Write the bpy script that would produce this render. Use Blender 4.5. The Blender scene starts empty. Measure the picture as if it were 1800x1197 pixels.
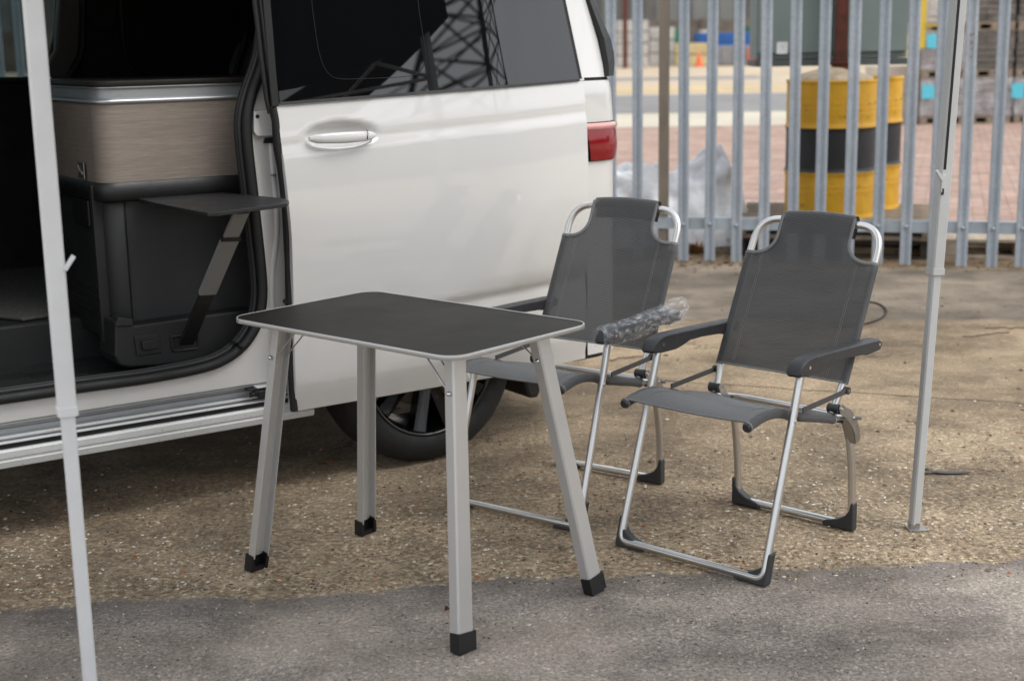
import bpy, bmesh, math, random
from mathutils import Vector, Matrix, noise
random.seed(7)
R = math.radians
sc = bpy.context.scene
COL = sc.collection

# ------------------------------------------------------------------ camera
F_PX, PITCH, ROLL, CAM_H = 2512.0, 0.2065, -0.0175, 1.47
fw = Vector((0, math.cos(PITCH), -math.sin(PITCH)))
rt0 = Vector((1, 0, 0)); up0 = rt0.cross(fw)
rt = rt0 * math.cos(ROLL) + up0 * math.sin(ROLL)
up = -rt0 * math.sin(ROLL) + up0 * math.cos(ROLL)
cam_d = bpy.data.cameras.new('camera'); cam = bpy.data.objects.new('camera', cam_d); COL.objects.link(cam)
cam.matrix_world = Matrix(((rt.x, up.x, -fw.x, 0), (rt.y, up.y, -fw.y, 0), (rt.z, up.z, -fw.z, CAM_H), (0, 0, 0, 1)))
cam_d.sensor_width = 36; cam_d.lens = 36 * F_PX / 1800; cam_d.clip_start = 0.05; cam_d.clip_end = 2000
cam_d.dof.use_dof = True; cam_d.dof.focus_distance = 4.15; cam_d.dof.aperture_fstop = 3.2
sc.camera = cam

# ------------------------------------------------------------------ world, sun, exposure
SUN_EL, SUN_AZ = R(50), R(118)
wd = bpy.data.worlds.new('World'); sc.world = wd; wd.use_nodes = True
nt = wd.node_tree; nt.nodes.clear()
out = nt.nodes.new('ShaderNodeOutputWorld'); bg = nt.nodes.new('ShaderNodeBackground')
sky = nt.nodes.new('ShaderNodeTexSky'); sky.sky_type = 'NISHITA'; sky.sun_disc = False
sky.sun_elevation = SUN_EL; sky.sun_rotation = SUN_AZ; sky.air_density = 1.2; sky.dust_density = 4.0; sky.ozone_density = 1.0
hs = nt.nodes.new('ShaderNodeHueSaturation'); hs.inputs['Saturation'].default_value = 0.12
mixs = nt.nodes.new('ShaderNodeMix'); mixs.data_type = 'RGBA'; mixs.inputs[0].default_value = 0.62
mixs.inputs[7].default_value = (9.0, 9.5, 10.2, 1)          # even cloud layer
tcw = nt.nodes.new('ShaderNodeTexCoord'); nzw = nt.nodes.new('ShaderNodeTexNoise')
nzw.inputs['Scale'].default_value = 1.6; nzw.inputs['Detail'].default_value = 5
rmw = nt.nodes.new('ShaderNodeMapRange'); rmw.inputs[1].default_value = .3; rmw.inputs[2].default_value = .7
rmw.inputs[3].default_value = .78; rmw.inputs[4].default_value = 1.12
vm = nt.nodes.new('ShaderNodeVectorMath'); vm.operation = 'SCALE'
nt.links.new(sky.outputs[0], hs.inputs['Color']); nt.links.new(hs.outputs[0], mixs.inputs[6])
nt.links.new(tcw.outputs['Generated'], nzw.inputs['Vector']); nt.links.new(nzw.outputs[0], rmw.inputs[0])
nt.links.new(mixs.outputs[2], vm.inputs[0]); nt.links.new(rmw.outputs[0], vm.inputs['Scale'])
nt.links.new(vm.outputs[0], bg.inputs['Color']); bg.inputs['Strength'].default_value = 0.090
nt.links.new(bg.outputs[0], out.inputs['Surface'])
sun_d = bpy.data.lights.new('sun', 'SUN'); sun_d.energy = 1.25; sun_d.angle = R(40); sun_d.color = (1, .98, .95)
sun = bpy.data.objects.new('sun', sun_d); COL.objects.link(sun)
sd = Vector((math.sin(SUN_AZ) * math.cos(SUN_EL), math.cos(SUN_AZ) * math.cos(SUN_EL), math.sin(SUN_EL)))
sun.rotation_euler = sd.to_track_quat('Z', 'Y').to_euler(); sun.location = (0, 0, 20)
sc.view_settings.view_transform = 'Standard'; sc.view_settings.look = 'None'
sc.view_settings.exposure = 0.95; sc.view_settings.gamma = 1.0

# ------------------------------------------------------------------ materials
def lin(c):
    return tuple(((x / 255) / 12.92 if x / 255 <= .04045 else ((x / 255 + .055) / 1.055) ** 2.4) for x in c)
class NT:
    def __init__(s, name):
        s.m = bpy.data.materials.new(name); s.m.use_nodes = True; s.t = s.m.node_tree
        s.b = s.t.nodes['Principled BSDF']; s.tc = s.n('ShaderNodeTexCoord')
    def n(s, ty, **kw):
        n = s.t.nodes.new(ty)
        for k, v in kw.items(): setattr(n, k, v)
        return n
    def l(s, a, b): s.t.links.new(a, b)
    def noise(s, scale, detail=4, rough=.55, vec=None, dist=0):
        n = s.n('ShaderNodeTexNoise'); n.inputs['Scale'].default_value = scale; n.inputs['Detail'].default_value = detail
        n.inputs['Roughness'].default_value = rough; n.inputs['Distortion'].default_value = dist
        s.l(vec or s.tc.outputs['Object'], n.inputs['Vector']); return n.outputs[0]
    def vor(s, scale, feat='F1', vec=None, out='Distance'):
        n = s.n('ShaderNodeTexVoronoi', feature=feat); n.inputs['Scale'].default_value = scale
        s.l(vec or s.tc.outputs['Object'], n.inputs['Vector']); return n.outputs[out]
    def ramp(s, fac, stops):
        n = s.n('ShaderNodeValToRGB'); e = n.color_ramp.elements
        e[0].position, e[0].color = stops[0][0], (*stops[0][1], 1) if len(stops[0][1]) == 3 else stops[0][1]
        e[1].position, e[1].color = stops[-1][0], (*stops[-1][1], 1)
        for p, c in stops[1:-1]:
            x = e.new(p); x.color = (*c, 1)
        s.l(fac, n.inputs[0]); return n.outputs[0]
    def mr(s, v, a, b, c=0., d=1.):
        n = s.n('ShaderNodeMapRange'); s.l(v, n.inputs[0])
        for i, x in enumerate((a, b, c, d)): n.inputs[i + 1].default_value = x
        return n.outputs[0]
    def mix(s, fac, a, b, mode='MIX'):
        n = s.n('ShaderNodeMix', data_type='RGBA', blend_type=mode)
        for i, v in ((0, fac), (6, a), (7, b)):
            if isinstance(v, (int, float)): n.inputs[i].default_value = v
            elif isinstance(v, tuple): n.inputs[i].default_value = (*v, 1) if len(v) == 3 else v
            else: s.l(v, n.inputs[i])
        return n.outputs[2]
    def math(s, op, a, b=0.):
        n = s.n('ShaderNodeMath', operation=op)
        for i, v in enumerate((a, b)):
            if isinstance(v, (int, float)): n.inputs[i].default_value = v
            else: s.l(v, n.inputs[i])
        return n.outputs[0]
    def mapping(s, scale=(1, 1, 1), rot=(0, 0, 0), src='Object'):
        n = s.n('ShaderNodeMapping'); n.inputs['Scale'].default_value = scale; n.inputs['Rotation'].default_value = rot
        s.l(s.tc.outputs[src], n.inputs[0]); return n.outputs[0]
    def sep(s, v=None):
        n = s.n('ShaderNodeSeparateXYZ'); s.l(v or s.tc.outputs['Object'], n.inputs[0]); return n.outputs
    def bump(s, h, strength=.3, dist=.01, normal=None):
        n = s.n('ShaderNodeBump'); n.inputs['Strength'].default_value = strength; n.inputs['Distance'].default_value = dist
        s.l(h, n.inputs['Height'])
        if normal: s.l(normal, n.inputs['Normal'])
        s.l(n.outputs[0], s.b.inputs['Normal']); return n.outputs[0]
    def base(s, c):
        if isinstance(c, tuple): s.b.inputs['Base Color'].default_value = (*c, 1)
        else: s.l(c, s.b.inputs['Base Color'])
        return s
    def pr(s, **kw):
        for k, v in kw.items(): 
            inp = s.b.inputs[{'rough': 'Roughness', 'metal': 'Metallic', 'coat': 'Coat Weight', 'coatr': 'Coat Roughness', 'ior': 'IOR', 'trans': 'Transmission Weight', 'alpha': 'Alpha', 'spec': 'Specular IOR Level', 'sheen': 'Sheen Weight'}[k]]
            if isinstance(v, (int, float)): inp.default_value = v
            else: s.l(v, inp)
        return s
M = {}
def simple(name, c, rough=.5, metal=0, var=.15, scale=6, bump=0, bscale=300, **kw):
    t = NT(name)
    n = t.noise(scale, 5)
    f = t.mr(n, .3, .7, 1 - var, 1 + var)
    v = t.n('ShaderNodeVectorMath', operation='SCALE'); v.inputs[0].default_value = c[:3]; t.l(f, v.inputs['Scale'])
    t.base(v.outputs[0]); t.pr(metal=metal, **kw)
    t.pr(rough=t.mr(t.noise(scale * 3, 4), .3, .7, max(.02, rough - .08), min(1, rough + .08)))
    if bump: t.bump(t.noise(bscale, 2), bump, .002)
    M[name] = t.m; return t
# van paint: glossy off-white with faint dust
t = NT('white_paint'); dust = t.mr(t.noise(1.7, 6), .35, .75, 0, 1)
zz = t.sep()[2]; low = t.mr(zz, .25, .6, 1., 0.)
spk = t.mr(t.noise(260, 2), .66, .74, 0, .5)
c = t.mix(t.math('MULTIPLY', dust, .12), (.56, .553, .54), (.45, .44, .41))
c = t.mix(t.math('MULTIPLY', t.math('MULTIPLY', low, t.noise(9, 6)), .22), c, (.36, .31, .24))
c = t.mix(t.math('MULTIPLY', spk, low), c, (.16, .13, .10))
t.base(c).pr(rough=.38, coat=1.0, coatr=.02, spec=.5); t.b.inputs['Coat IOR'].default_value = 1.6; M['white_paint'] = t.m
t = NT('white_sill'); c = t.mix(t.mr(t.noise(3, 6), .4, .7, 0, .3), (.60, .605, .60), (.40, .385, .36))
c = t.mix(t.mr(t.noise(170, 3), .64, .72, 0, .8), c, (.12, .10, .08)); t.base(c).pr(rough=.55, coat=.15, coatr=.2); M['white_sill'] = t.m
simple('galv_channel', (.36, .37, .38), .55, .1, .2, 4, coat=.2)
t = NT('privacy_glass'); t.base((.003, .0032, .0036)).pr(rough=.01, spec=.8, coat=.0); M['privacy_glass'] = t.m
t = NT('tinted_glass'); t.base((.16, .20, .20)).pr(rough=.02, trans=1., ior=1.01, spec=.6); M['tinted_glass'] = t.m
simple('black_rubber', (.0045, .0047, .005), .62, 0, .2, 5, bump=.2, bscale=500)
simple('black_plastic', (.0075, .0075, .008), .42, 0, .15, 8, bump=.3, bscale=900)
simple('satin_black', (.009, .009, .0093), .5, 0, .1, 8)
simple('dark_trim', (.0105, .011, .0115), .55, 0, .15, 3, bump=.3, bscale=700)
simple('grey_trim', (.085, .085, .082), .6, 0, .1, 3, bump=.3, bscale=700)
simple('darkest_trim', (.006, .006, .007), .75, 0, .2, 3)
simple('gloss_black', (.0025, .0025, .003), .22, 0, .1, 5, coat=.3)
simple('tyre_rubber', (.008, .008, .008), .72, 0, .25, 9, bump=.4, bscale=400)
simple('brake_metal', (.30, .26, .21), .45, .6, .25, 9)
simple('brushed_silver', (.26, .27, .275), .45, .6, .08, 4)
simple('satin_silver', (.38, .39, .40), .38, .8, .06, 4)
simple('arm_silver', (.25, .255, .25), .5, .4, .06, 4)
simple('chrome', (.72, .75, .78), .1, 1, .03, 4)
simple('steel_link', (.36, .35, .335), .35, .9, .15, 30)
# powder / anodised aluminium
t = NT('anodised'); v = t.mapping((3, 3, 260)); t.base((.60, .595, .58)).pr(metal=.5, rough=t.mr(t.noise(40, 4), .3, .7, .28, .36)); M['anodised'] = t.m
t = NT('tube_alu'); t.base((.66, .655, .645)).pr(metal=1., rough=.30); M['tube_alu'] = t.m
simple('tube_alu_warm', (.50, .46, .41), .34, .9, .06, 30)
simple('gazebo_alu', (.47, .48, .48), .48, .25, .05, 8)
simple('gazebo_white', (.70, .71, .72), .5, .1, .05, 8)
# laminate
t = NT('black_laminate'); n = t.noise(900, 2); t.base(t.mix(t.mr(t.noise(2.5, 5), .4, .7, 0, 1), (.014, .012, .010), (.019, .0165, .014)))
t.pr(rough=t.mr(t.noise(3, 6), .3, .7, .42, .52), spec=.1); t.bump(n, .12, .0006); M['black_laminate'] = t.m
# wood look laminate: horizontal reed grain
t = NT('reed_wood'); v = t.mapping((16, 16, 520)); a = t.noise(1, 5, .65, v); v2 = t.mapping((4, 4, 130)); b = t.noise(1, 3, .5, v2)
c = t.mix(t.mr(a, .28, .72), (.125, .100, .080), (.255, .218, .185)); c = t.mix(t.mr(b, .35, .65, 0, .45), c, (.15, .115, .09))
t.base(c).pr(rough=.55); t.bump(a, .25, .001); M['reed_wood'] = t.m
t = NT('brushed_black'); v = t.mapping((8, 8, 400)); a = t.noise(1, 5, .6, v); t.base(t.mix(a, (.012, .0125, .0135), (.026, .027, .029))).pr(rough=.6); M['brushed_black'] = t.m
# chair mesh fabric : woven rows
t = NT('mesh_fabric')
def wave(t, vec, scale, dirn, dist=.6):
    w = t.n('ShaderNodeTexWave', wave_type='BANDS', bands_direction=dirn); w.inputs['Scale'].default_value = scale
    w.inputs['Distortion'].default_value = dist; w.inputs['Detail'].default_value = 1; t.l(vec, w.inputs['Vector']); return w.outputs[0]
wa = wave(t, t.mapping((1, 1, 1), (0, R(12), 0)), 64, 'Z', .8); wb = wave(t, t.mapping(), 58, 'X', .4)
c = t.mix(wa, (.030, .031, .032), (.080, .081, .083)); c = t.mix(t.math('MULTIPLY', wb, .45), c, (.030, .030, .031))
c = t.mix(t.mr(t.noise(4, 4), .35, .7, 0, .35), c, (.075, .076, .077))
t.base(c).pr(rough=.62, sheen=.15, alpha=t.mr(wa, .2, .8, .90, .98)); t.bump(wa, .5, .002); M['mesh_fabric'] = t.m
t = NT('seat_fabric'); wa = wave(t, t.mapping(), 170, 'Y'); c = t.mix(wa, (.060, .062, .064), (.082, .084, .086)); t.base(c).pr(rough=.6, sheen=.2); t.bump(wa, .2, .001); M['seat_fabric'] = t.m
simple('piping', (.17, .172, .172), .7, 0, .1, 30)
simple('stitch', (.2, .2, .2), .8, 0, .1, 30)
simple('armrest_plastic', (.028, .028, .030), .48, 0, .1, 12, bump=.25, bscale=1500)
simple('webbing', (.058, .055, .053), .6, 0, .15, 60)
t = NT('clear_wrap'); t.base((.70, .74, .78)).pr(rough=.14, alpha=t.mr(t.noise(70, 4, .6, t.mapping((1, .45, 1), (.6, 0, .5))), .46, .66, .08, .42), spec=1., coat=1., coatr=.05); t.bump(t.noise(40, 3, .6, t.mapping((1, .4, 1.6), (.5, 0, .6)), 1.2), .8, .004); M['clear_wrap'] = t.m
# lamp
t = NT('red_lens'); v = t.mapping((1, 1, 90)); w = wave(t, t.mapping(), 60, 'Z', 0)
t.base(t.mix(w, (.13, .002, .005), (.24, .006, .012))).pr(rough=.12, coat=.25, spec=.35); M['red_lens'] = t.m
simple('pink_lens', (.60, .30, .28), .12, 0, .05, 10, coat=1.)
# galvanised palisade
t = NT('galvanised'); sp = t.n('ShaderNodeTexVoronoi', feature='F1'); sp.inputs['Scale'].default_value = 70; t.l(t.tc.outputs['Object'], sp.inputs['Vector'])
oi = t.n('ShaderNodeObjectInfo')
c = t.mix(t.mr(sp.outputs['Color'], .1, .9), (.36, .40, .44), (.46, .495, .53)); c = t.mix(t.mr(t.noise(5, 6), .35, .7, 0, .6), c, (.22, .26, .30))
c = t.mix(t.mr(t.noise(14, 6, .7), .6, .75, 0, .7), c, (.42, .44, .46))
c = t.mix(t.math('MULTIPLY', oi.outputs['Random'], .3), c, (.24, .28, .33))
t.base(c).pr(metal=.25, rough=.52); M['galvanised'] = t.m
simple('rail_galv', (.38, .43, .47), .5, .25, .2, 6)
simple('tan_steel', (.20, .165, .13), .6, .2, .15, 5)
simple('rust', (.085, .022, .012), .85, 0, .4, 12, bump=.6, bscale=120)
t = NT('rust_streak'); t.base((.25, .11, .04)).pr(rough=.8, alpha=t.mr(t.noise(30, 4), .45, .65, 0, .9)); M['rust_streak'] = t.m
t = NT('yellow_drum'); zd_ = t.sep()[2]
c = t.mix(t.mr(t.noise(4, 6, .65, t.mapping((1, 1, .35))), .42, .66, 0., .55), (.58, .31, .008), (.36, .17, .012))
c = t.mix(t.mr(t.noise(16, 7, .75), .60, .66, 0., .85), c, (.10, .045, .018)); t.base(c).pr(rough=.5); t.bump(t.noise(7, 4), .5, .012); M['yellow_drum'] = t.m
simple('black_drum', (.012, .012, .015), .45, 0, .35, 6, bump=.3, bscale=40)
simple('concrete_lump', (.34, .27, .19), .9, 0, .3, 14, bump=.8, bscale=60)
simple('cabinet_green', (.16, .20, .19), .55, 0, .08, 3)
simple('cabinet_dark', (.06, .075, .075), .6, 0, .1, 3)
simple('paper', (.62, .63, .62), .7, 0, .15, 30)
simple('old_wood', (.055, .042, .03), .85, 0, .5, 9, bump=.6, bscale=60)
simple('grey_wood', (.24, .19, .14), .85, 0, .35, 9, bump=.6, bscale=60)
simple('pale_wood', (.40, .33, .25), .85, 0, .3, 9, bump=.5, bscale=60)
t = NT('grey_tarp'); c = t.mix(t.mr(t.noise(2.6, 5), .4, .62), (.42, .42, .43), (.86, .86, .87)); t.base(c).pr(rough=.35, spec=.6); t.bump(t.noise(14, 6), .6, .02); M['grey_tarp'] = t.m
simple('white_bag', (.72, .72, .70), .5, 0, .1, 9)
simple('stone_slab', (.25, .215, .19), .85, 0, .35, 6, bump=.7, bscale=30)
simple('dark_slab', (.13, .115, .10), .9, 0, .5, 6, bump=.7, bscale=30)
simple('pale_block', (.52, .46, .37), .85, 0, .12, 3)
simple('cyan_label', (.10, .50, .62), .5, 0, .1, 20)
t = NT('shrink_wrap'); t.base((.60, .60, .62)).pr(rough=.2, alpha=t.mr(t.noise(4, 5), .35, .7, .1, .65), spec=.8); t.bump(t.noise(20, 4), .6, .02); M['shrink_wrap'] = t.m
simple('bag_pack', (.42, .40, .38), .6, 0, .25, 3)
simple('sand_block', (.50, .40, .20), .85, 0, .15, 2)
simple('blue_paint', (.015, .09, .30), .5, 0, .1, 2)
simple('green_paint', (.03, .16, .09), .5, 0, .1, 2)
simple('orange_plastic', (.75, .13, .035), .5, 0, .1, 3)
simple('grey_paint', (.22, .22, .23), .6, 0, .1, 3)
simple('yellow_paint', (.60, .42, .03), .5, 0, .1, 3)
simple('yard_wall', (.12, .10, .085), .9, 0, .35, .8)
simple('cladding', (.155, .16, .155), .7, 0, .2, .6)
simple('cladding_dark', (.09, .085, .08), .7, 0, .25, .6)
simple('canopy_cloth', (.005, .005, .0055), .8, 0, .1, 3)
t = NT('canopy_roof'); tl_ = t.n('ShaderNodeBsdfTranslucent'); tl_.inputs['Color'].default_value = (.62, .62, .62, 1); mxs = t.n('ShaderNodeMixShader'); mxs.inputs[0].default_value = .7
t.base((.30, .30, .30)).pr(rough=.8, spec=.2); om = [n for n in t.t.nodes if n.type == 'OUTPUT_MATERIAL'][0]
t.l(t.b.outputs[0], mxs.inputs[1]); t.l(tl_.outputs[0], mxs.inputs[2]); t.l(mxs.outputs[0], om.inputs['Surface']); M['canopy_roof'] = t.m
simple('pylon_steel', (.02, .03, .032), .6, .3, .1, 2)
simple('leafage', (.05, .065, .03), .9, 0, .5, 2, bump=1., bscale=3)
simple('weed', (.07, .12, .03), .7, 0, .4, 20)
simple('dead_leaf', (.17, .085, .03), .8, 0, .4, 40)
simple('debris', (.10, .07, .045), .9, 0, .5, 30)
simple('carpet', (.075, .073, .068), .95, 0, .35, 60, bump=1., bscale=260)
simple('brick_red', (.34, .215, .165), .85, 0, .22, 2.3, bump=.4, bscale=90)
simple('brick_brown', (.29, .195, .155), .85, 0, .22, 2.3, bump=.4, bscale=90)
simple('brick_pale', (.37, .26, .21), .85, 0, .22, 2.3, bump=.4, bscale=90)
simple('stone_pale', (.52, .47, .39), .8, 0, .25, 60)
simple('stone_brown', (.19, .125, .07), .8, 0, .3, 60)
simple('stone_orange', (.34, .12, .04), .8, 0, .3, 60)
simple('stone_dark', (.06, .05, .04), .8, 0, .3, 60)
simple('stone_grey', (.20, .19, .18), .8, 0, .3, 60)

# near ground: weathered concrete, tarmac patches, dirt
t = NT('yard_ground')
X, Y, Z = t.sep()[0], t.sep()[1], t.sep()[2]
wob = t.math('ADD', t.math('MULTIPLY', t.math('SUBTRACT', t.noise(1.1, 2), .5), .34), t.math('MULTIPLY', t.math('SUBTRACT', t.noise(9, 5, .7), .5), .17))
lineA = t.math('ADD', t.math('MULTIPLY', X, .09), 3.74)
dA = t.math('SUBTRACT', t.math('ADD', Y, wob), lineA)                 # <0 : foreground tarmac
mA = t.mr(t.math('ADD', dA, t.math('MULTIPLY', t.math('SUBTRACT', t.noise(60, 4, .7), .5), .05)), -.004, .004, 1, 0)
lineB = t.math('ADD', t.math('MULTIPLY', X, -.13), 7.62)
dB = t.math('SUBTRACT', t.math('ADD', Y, wob), lineB)                 # >0 : tarmac strip at the fence
mB = t.mr(dB, -.03, .05, 0, 1)
lineC = t.math('ADD', t.math('MULTIPLY', X, -.27), 9.72)
dC = t.math('SUBTRACT', t.math('ADD', Y, t.math('MULTIPLY', wob, .6)), lineC)
mC = t.mr(dC, -.03, .04, 0, 1)
# concrete
big = t.noise(.9, 6, .6); med = t.noise(7, 7, .62); fine = t.noise(75, 6, .7); gr = t.noise(330, 3, .6)
conc = t.ramp(big, [(.30, (.25, .205, .15)), (.52, (.385, .32, .235)), (.72, (.47, .40, .30))])
conc = t.mix(t.mr(med, .38, .66, 0, .55), conc, (.28, .23, .17))
near = t.mr(dA, 0., 1.9, 1., 0.)                                      # washed-out aggregate near the joint
v1 = t.n('ShaderNodeTexVoronoi', feature='F1'); v1.inputs['Scale'].default_value = 48; t.l(t.mapping((1, 1, 1)), v1.inputs['Vector'])
agg = t.ramp(t.sep(v1.outputs['Color'])[0], [(.0, (.12, .10, .075)), (.30, (.30, .24, .17)), (.52, (.50, .44, .34)), (.80, (.68, .62, .50)), (.90, (.36, .15, .05)), (1., (.40, .20, .07))])
peb = t.mr(v1.outputs['Distance'], .28, .52, 1., 0.)
patch = t.mr(t.noise(3.3, 5), .36, .56, 0., 1.)
cream = t.math('MULTIPLY', t.mr(t.noise(26, 8, .78), .50, .60, 0., .85), t.math('MULTIPLY', near, t.mr(t.noise(2.4, 4), .40, .6, .15, 1.)))
holes = t.math('MULTIPLY', t.mr(t.noise(34, 6, .7), .56, .66, 0., .8), t.math('ADD', near, .10))
aggm = t.math('MULTIPLY', t.math('MULTIPLY', peb, t.math('ADD', t.math('MULTIPLY', near, patch), .14)), .95)
conc = t.mix(aggm, conc, agg)
conc = t.mix(t.mr(fine, .36, .48, .55, 0.), conc, (.11, .088, .065))
conc = t.mix(t.mr(gr, .60, .72, 0., .5), conc, (.52, .46, .36))
conc = t.mix(t.mr(gr, .30, .40, .45, 0.), conc, (.09, .075, .058))
crumb = t.mr(t.noise(19, 7, .75), .56, .64, 0., .6)
conc = t.mix(t.math('MULTIPLY', crumb, t.math('ADD', near, .06)), conc, (.60, .54, .43))
conc = t.mix(cream, conc, (.62, .56, .44)); conc = t.mix(holes, conc, (.10, .078, .055))
conc = t.mix(t.mr(t.noise(1.6, 7, .7, t.mapping((.5, 1.6, 1))), .54, .68, 0., .45), conc, (.20, .155, .11))
m1 = t.mr(t.noise(52, 9, .8), .43, .57, 0., 1.)
mot = t.mix(m1, (.15, .118, .085), (.66, .58, .46))
mot = t.mix(t.mr(t.noise(11, 6, .7), .5, .6, 0., .5), mot, (.60, .53, .42))
conc = t.mix(t.math('MULTIPLY', t.math('ADD', t.math('MULTIPLY', near, .60), .16), 1.), conc, mot)
flk = t.mr(t.noise(21, 7, .75, None, .6), .60, .67, 0., .75)
conc = t.mix(t.math('MULTIPLY', flk, t.math('ADD', near, .12)), conc, (.12, .09, .062))
org = t.mr(t.noise(33, 3, .5, t.mapping((1, 1, 1), (0, 0, 1))), .70, .74, 0., .8)
conc = t.mix(t.math('MULTIPLY', org, t.math('ADD', near, .03)), conc, (.36, .16, .05))
ck = t.n('ShaderNodeTexVoronoi', feature='DISTANCE_TO_EDGE'); ck.inputs['Scale'].default_value = .55
wv = t.n('ShaderNodeVectorMath', operation='ADD'); nv = t.n('ShaderNodeTexNoise'); nv.inputs['Scale'].default_value = 2.6; nv.inputs['Detail'].default_value = 7; nv.inputs['Roughness'].default_value = .7
t.l(t.tc.outputs['Object'], nv.inputs['Vector']); nsc = t.n('ShaderNodeVectorMath', operation='SCALE'); nsc.inputs['Scale'].default_value = .55; t.l(nv.outputs['Color'], nsc.inputs[0])
t.l(t.tc.outputs['Object'], wv.inputs[0]); t.l(nsc.outputs[0], wv.inputs[1]); t.l(wv.outputs[0], ck.inputs['Vector'])
crk2 = t.math('MULTIPLY', t.mr(ck.outputs['Distance'], .0015, .006, .7, 0.), t.mr(t.noise(1.3, 3), .46, .56, 0., 1.))
conc = t.mix(crk2, conc, (.07, .055, .04))
# tarmac
v2 = t.n('ShaderNodeTexVoronoi', feature='F1'); v2.inputs['Scale'].default_value = 150; t.l(t.mapping((1, 1, 1)), v2.inputs['Vector'])
tv = t.sep(v2.outputs['Color'])[0]
tar = t.ramp(tv, [(0, (.14, .128, .115)), (.5, (.29, .265, .24)), (.85, (.40, .365, .33)), (1., (.62, .58, .53))])
tar = t.mix(t.mr(v2.outputs['Distance'], .38, .6, 0., .75), tar, (.09, .08, .07))
warm = t.mr(t.noise(1.15, 4, .6), .42, .58, 0., .75)
tar = t.mix(t.math('MULTIPLY', warm, t.mr(gr, .35, .6, .3, 1.)), tar, (.46, .39, .29))
tar = t.mix(t.mr(t.noise(2.1, 5, .6), .52, .66, 0., .5), tar, (.12, .11, .10))
tar = t.mix(t.math('MULTIPLY', t.mr(t.noise(85, 8, .8), .43, .57, 0., 1.), .45), t.mix(.55, tar, (.15, .138, .125)), (.52, .48, .42))
edge = t.math('MULTIPLY', t.mr(dA, -.16, -.02, 0., .6), mA)
tar = t.mix(t.math('MULTIPLY', edge, 1.), tar, (.11, .10, .088))
strip = t.ramp(t.noise(2.2, 7, .65), [(.3, (.19, .172, .152)), (.7, (.31, .28, .24))]); strip = t.mix(t.mr(gr, .4, .65, 0, .5), strip, (.26, .235, .20))
dirt = t.ramp(t.noise(6, 8, .7), [(.3, (.15, .112, .075)), (.55, (.29, .23, .16)), (.75, (.42, .34, .25))])
c = t.mix(mB, conc, strip); c = t.mix(mC, c, dirt); tar = t.mix(1., tar, (1.50, 1.58, 1.78), 'MULTIPLY'); c = t.mix(mA, c, tar)
# a dark stain along the joint of the far tarmac strip, and the slab joint itself
crk = t.math('ABSOLUTE', t.math('SUBTRACT', t.math('ADD', Y, t.math('MULTIPLY', t.math('SUBTRACT', t.noise(4, 5), .5), .12)), t.math('ADD', t.math('MULTIPLY', X, -.36), 6.34)))
c = t.mix(t.mr(crk, .004, .012, .75, 0.), c, (.06, .048, .036))
h = t.math('ADD', t.math('MULTIPLY', t.math('MULTIPLY', peb, t.math('ADD', near, .1)), .7), t.math('ADD', t.math('MULTIPLY', fine, 1.0), t.math('MULTIPLY', gr, .5)))
h = t.math('SUBTRACT', h, t.math('MULTIPLY', mA, .35)); h = t.math('SUBTRACT', h, t.mr(crk, .003, .015, 1.2, 0.))
h = t.math('ADD', h, t.math('MULTIPLY', med, 1.2))
t.base(c).pr(rough=.92, spec=.25); st1 = t.mr(t.noise(.75, 6, .62, t.mapping((1, 1.3, 1), (0, 0, .4))), .40, .56, .66, 1.08)
st2 = t.mr(t.noise(2.9, 7, .7), .40, .54, .74, 1.05)
st = t.math('MULTIPLY', st1, st2)
stv = t.n('ShaderNodeCombineXYZ'); [t.l(st, stv.inputs[i_]) for i_ in range(3)]
c = t.mix(1., c, stv.outputs[0], 'MULTIPLY'); c = t.mix(1., c, (1.50, 1.355, 1.20), 'MULTIPLY'); t.base(c); h = t.math('ADD', h, t.math('MULTIPLY', m1, 1.2)); t.bump(h, .85, .009); M['yard_ground'] = t.m
t = NT('far_ground'); Yf = t.sep()[1]
c = t.ramp(t.noise(.22, 6), [(.3, (.40, .31, .205)), (.7, (.52, .42, .30))])
c = t.mix(t.mr(t.noise(1.4, 6), .4, .7, 0, .4), c, (.33, .27, .20))
t.base(c).pr(rough=.92); M['far_ground'] = t.m
simple('far_tarmac', (.20, .19, .185), .9, 0, .18, .5)
simple('far_pale', (.48, .43, .34), .9, 0, .12, .5)
simple('yellow_line', (.50, .36, .15), .8, 0, .25, .8)
simple('bed_sand', (.20, .14, .105), .95, 0, .2, 3)

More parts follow.
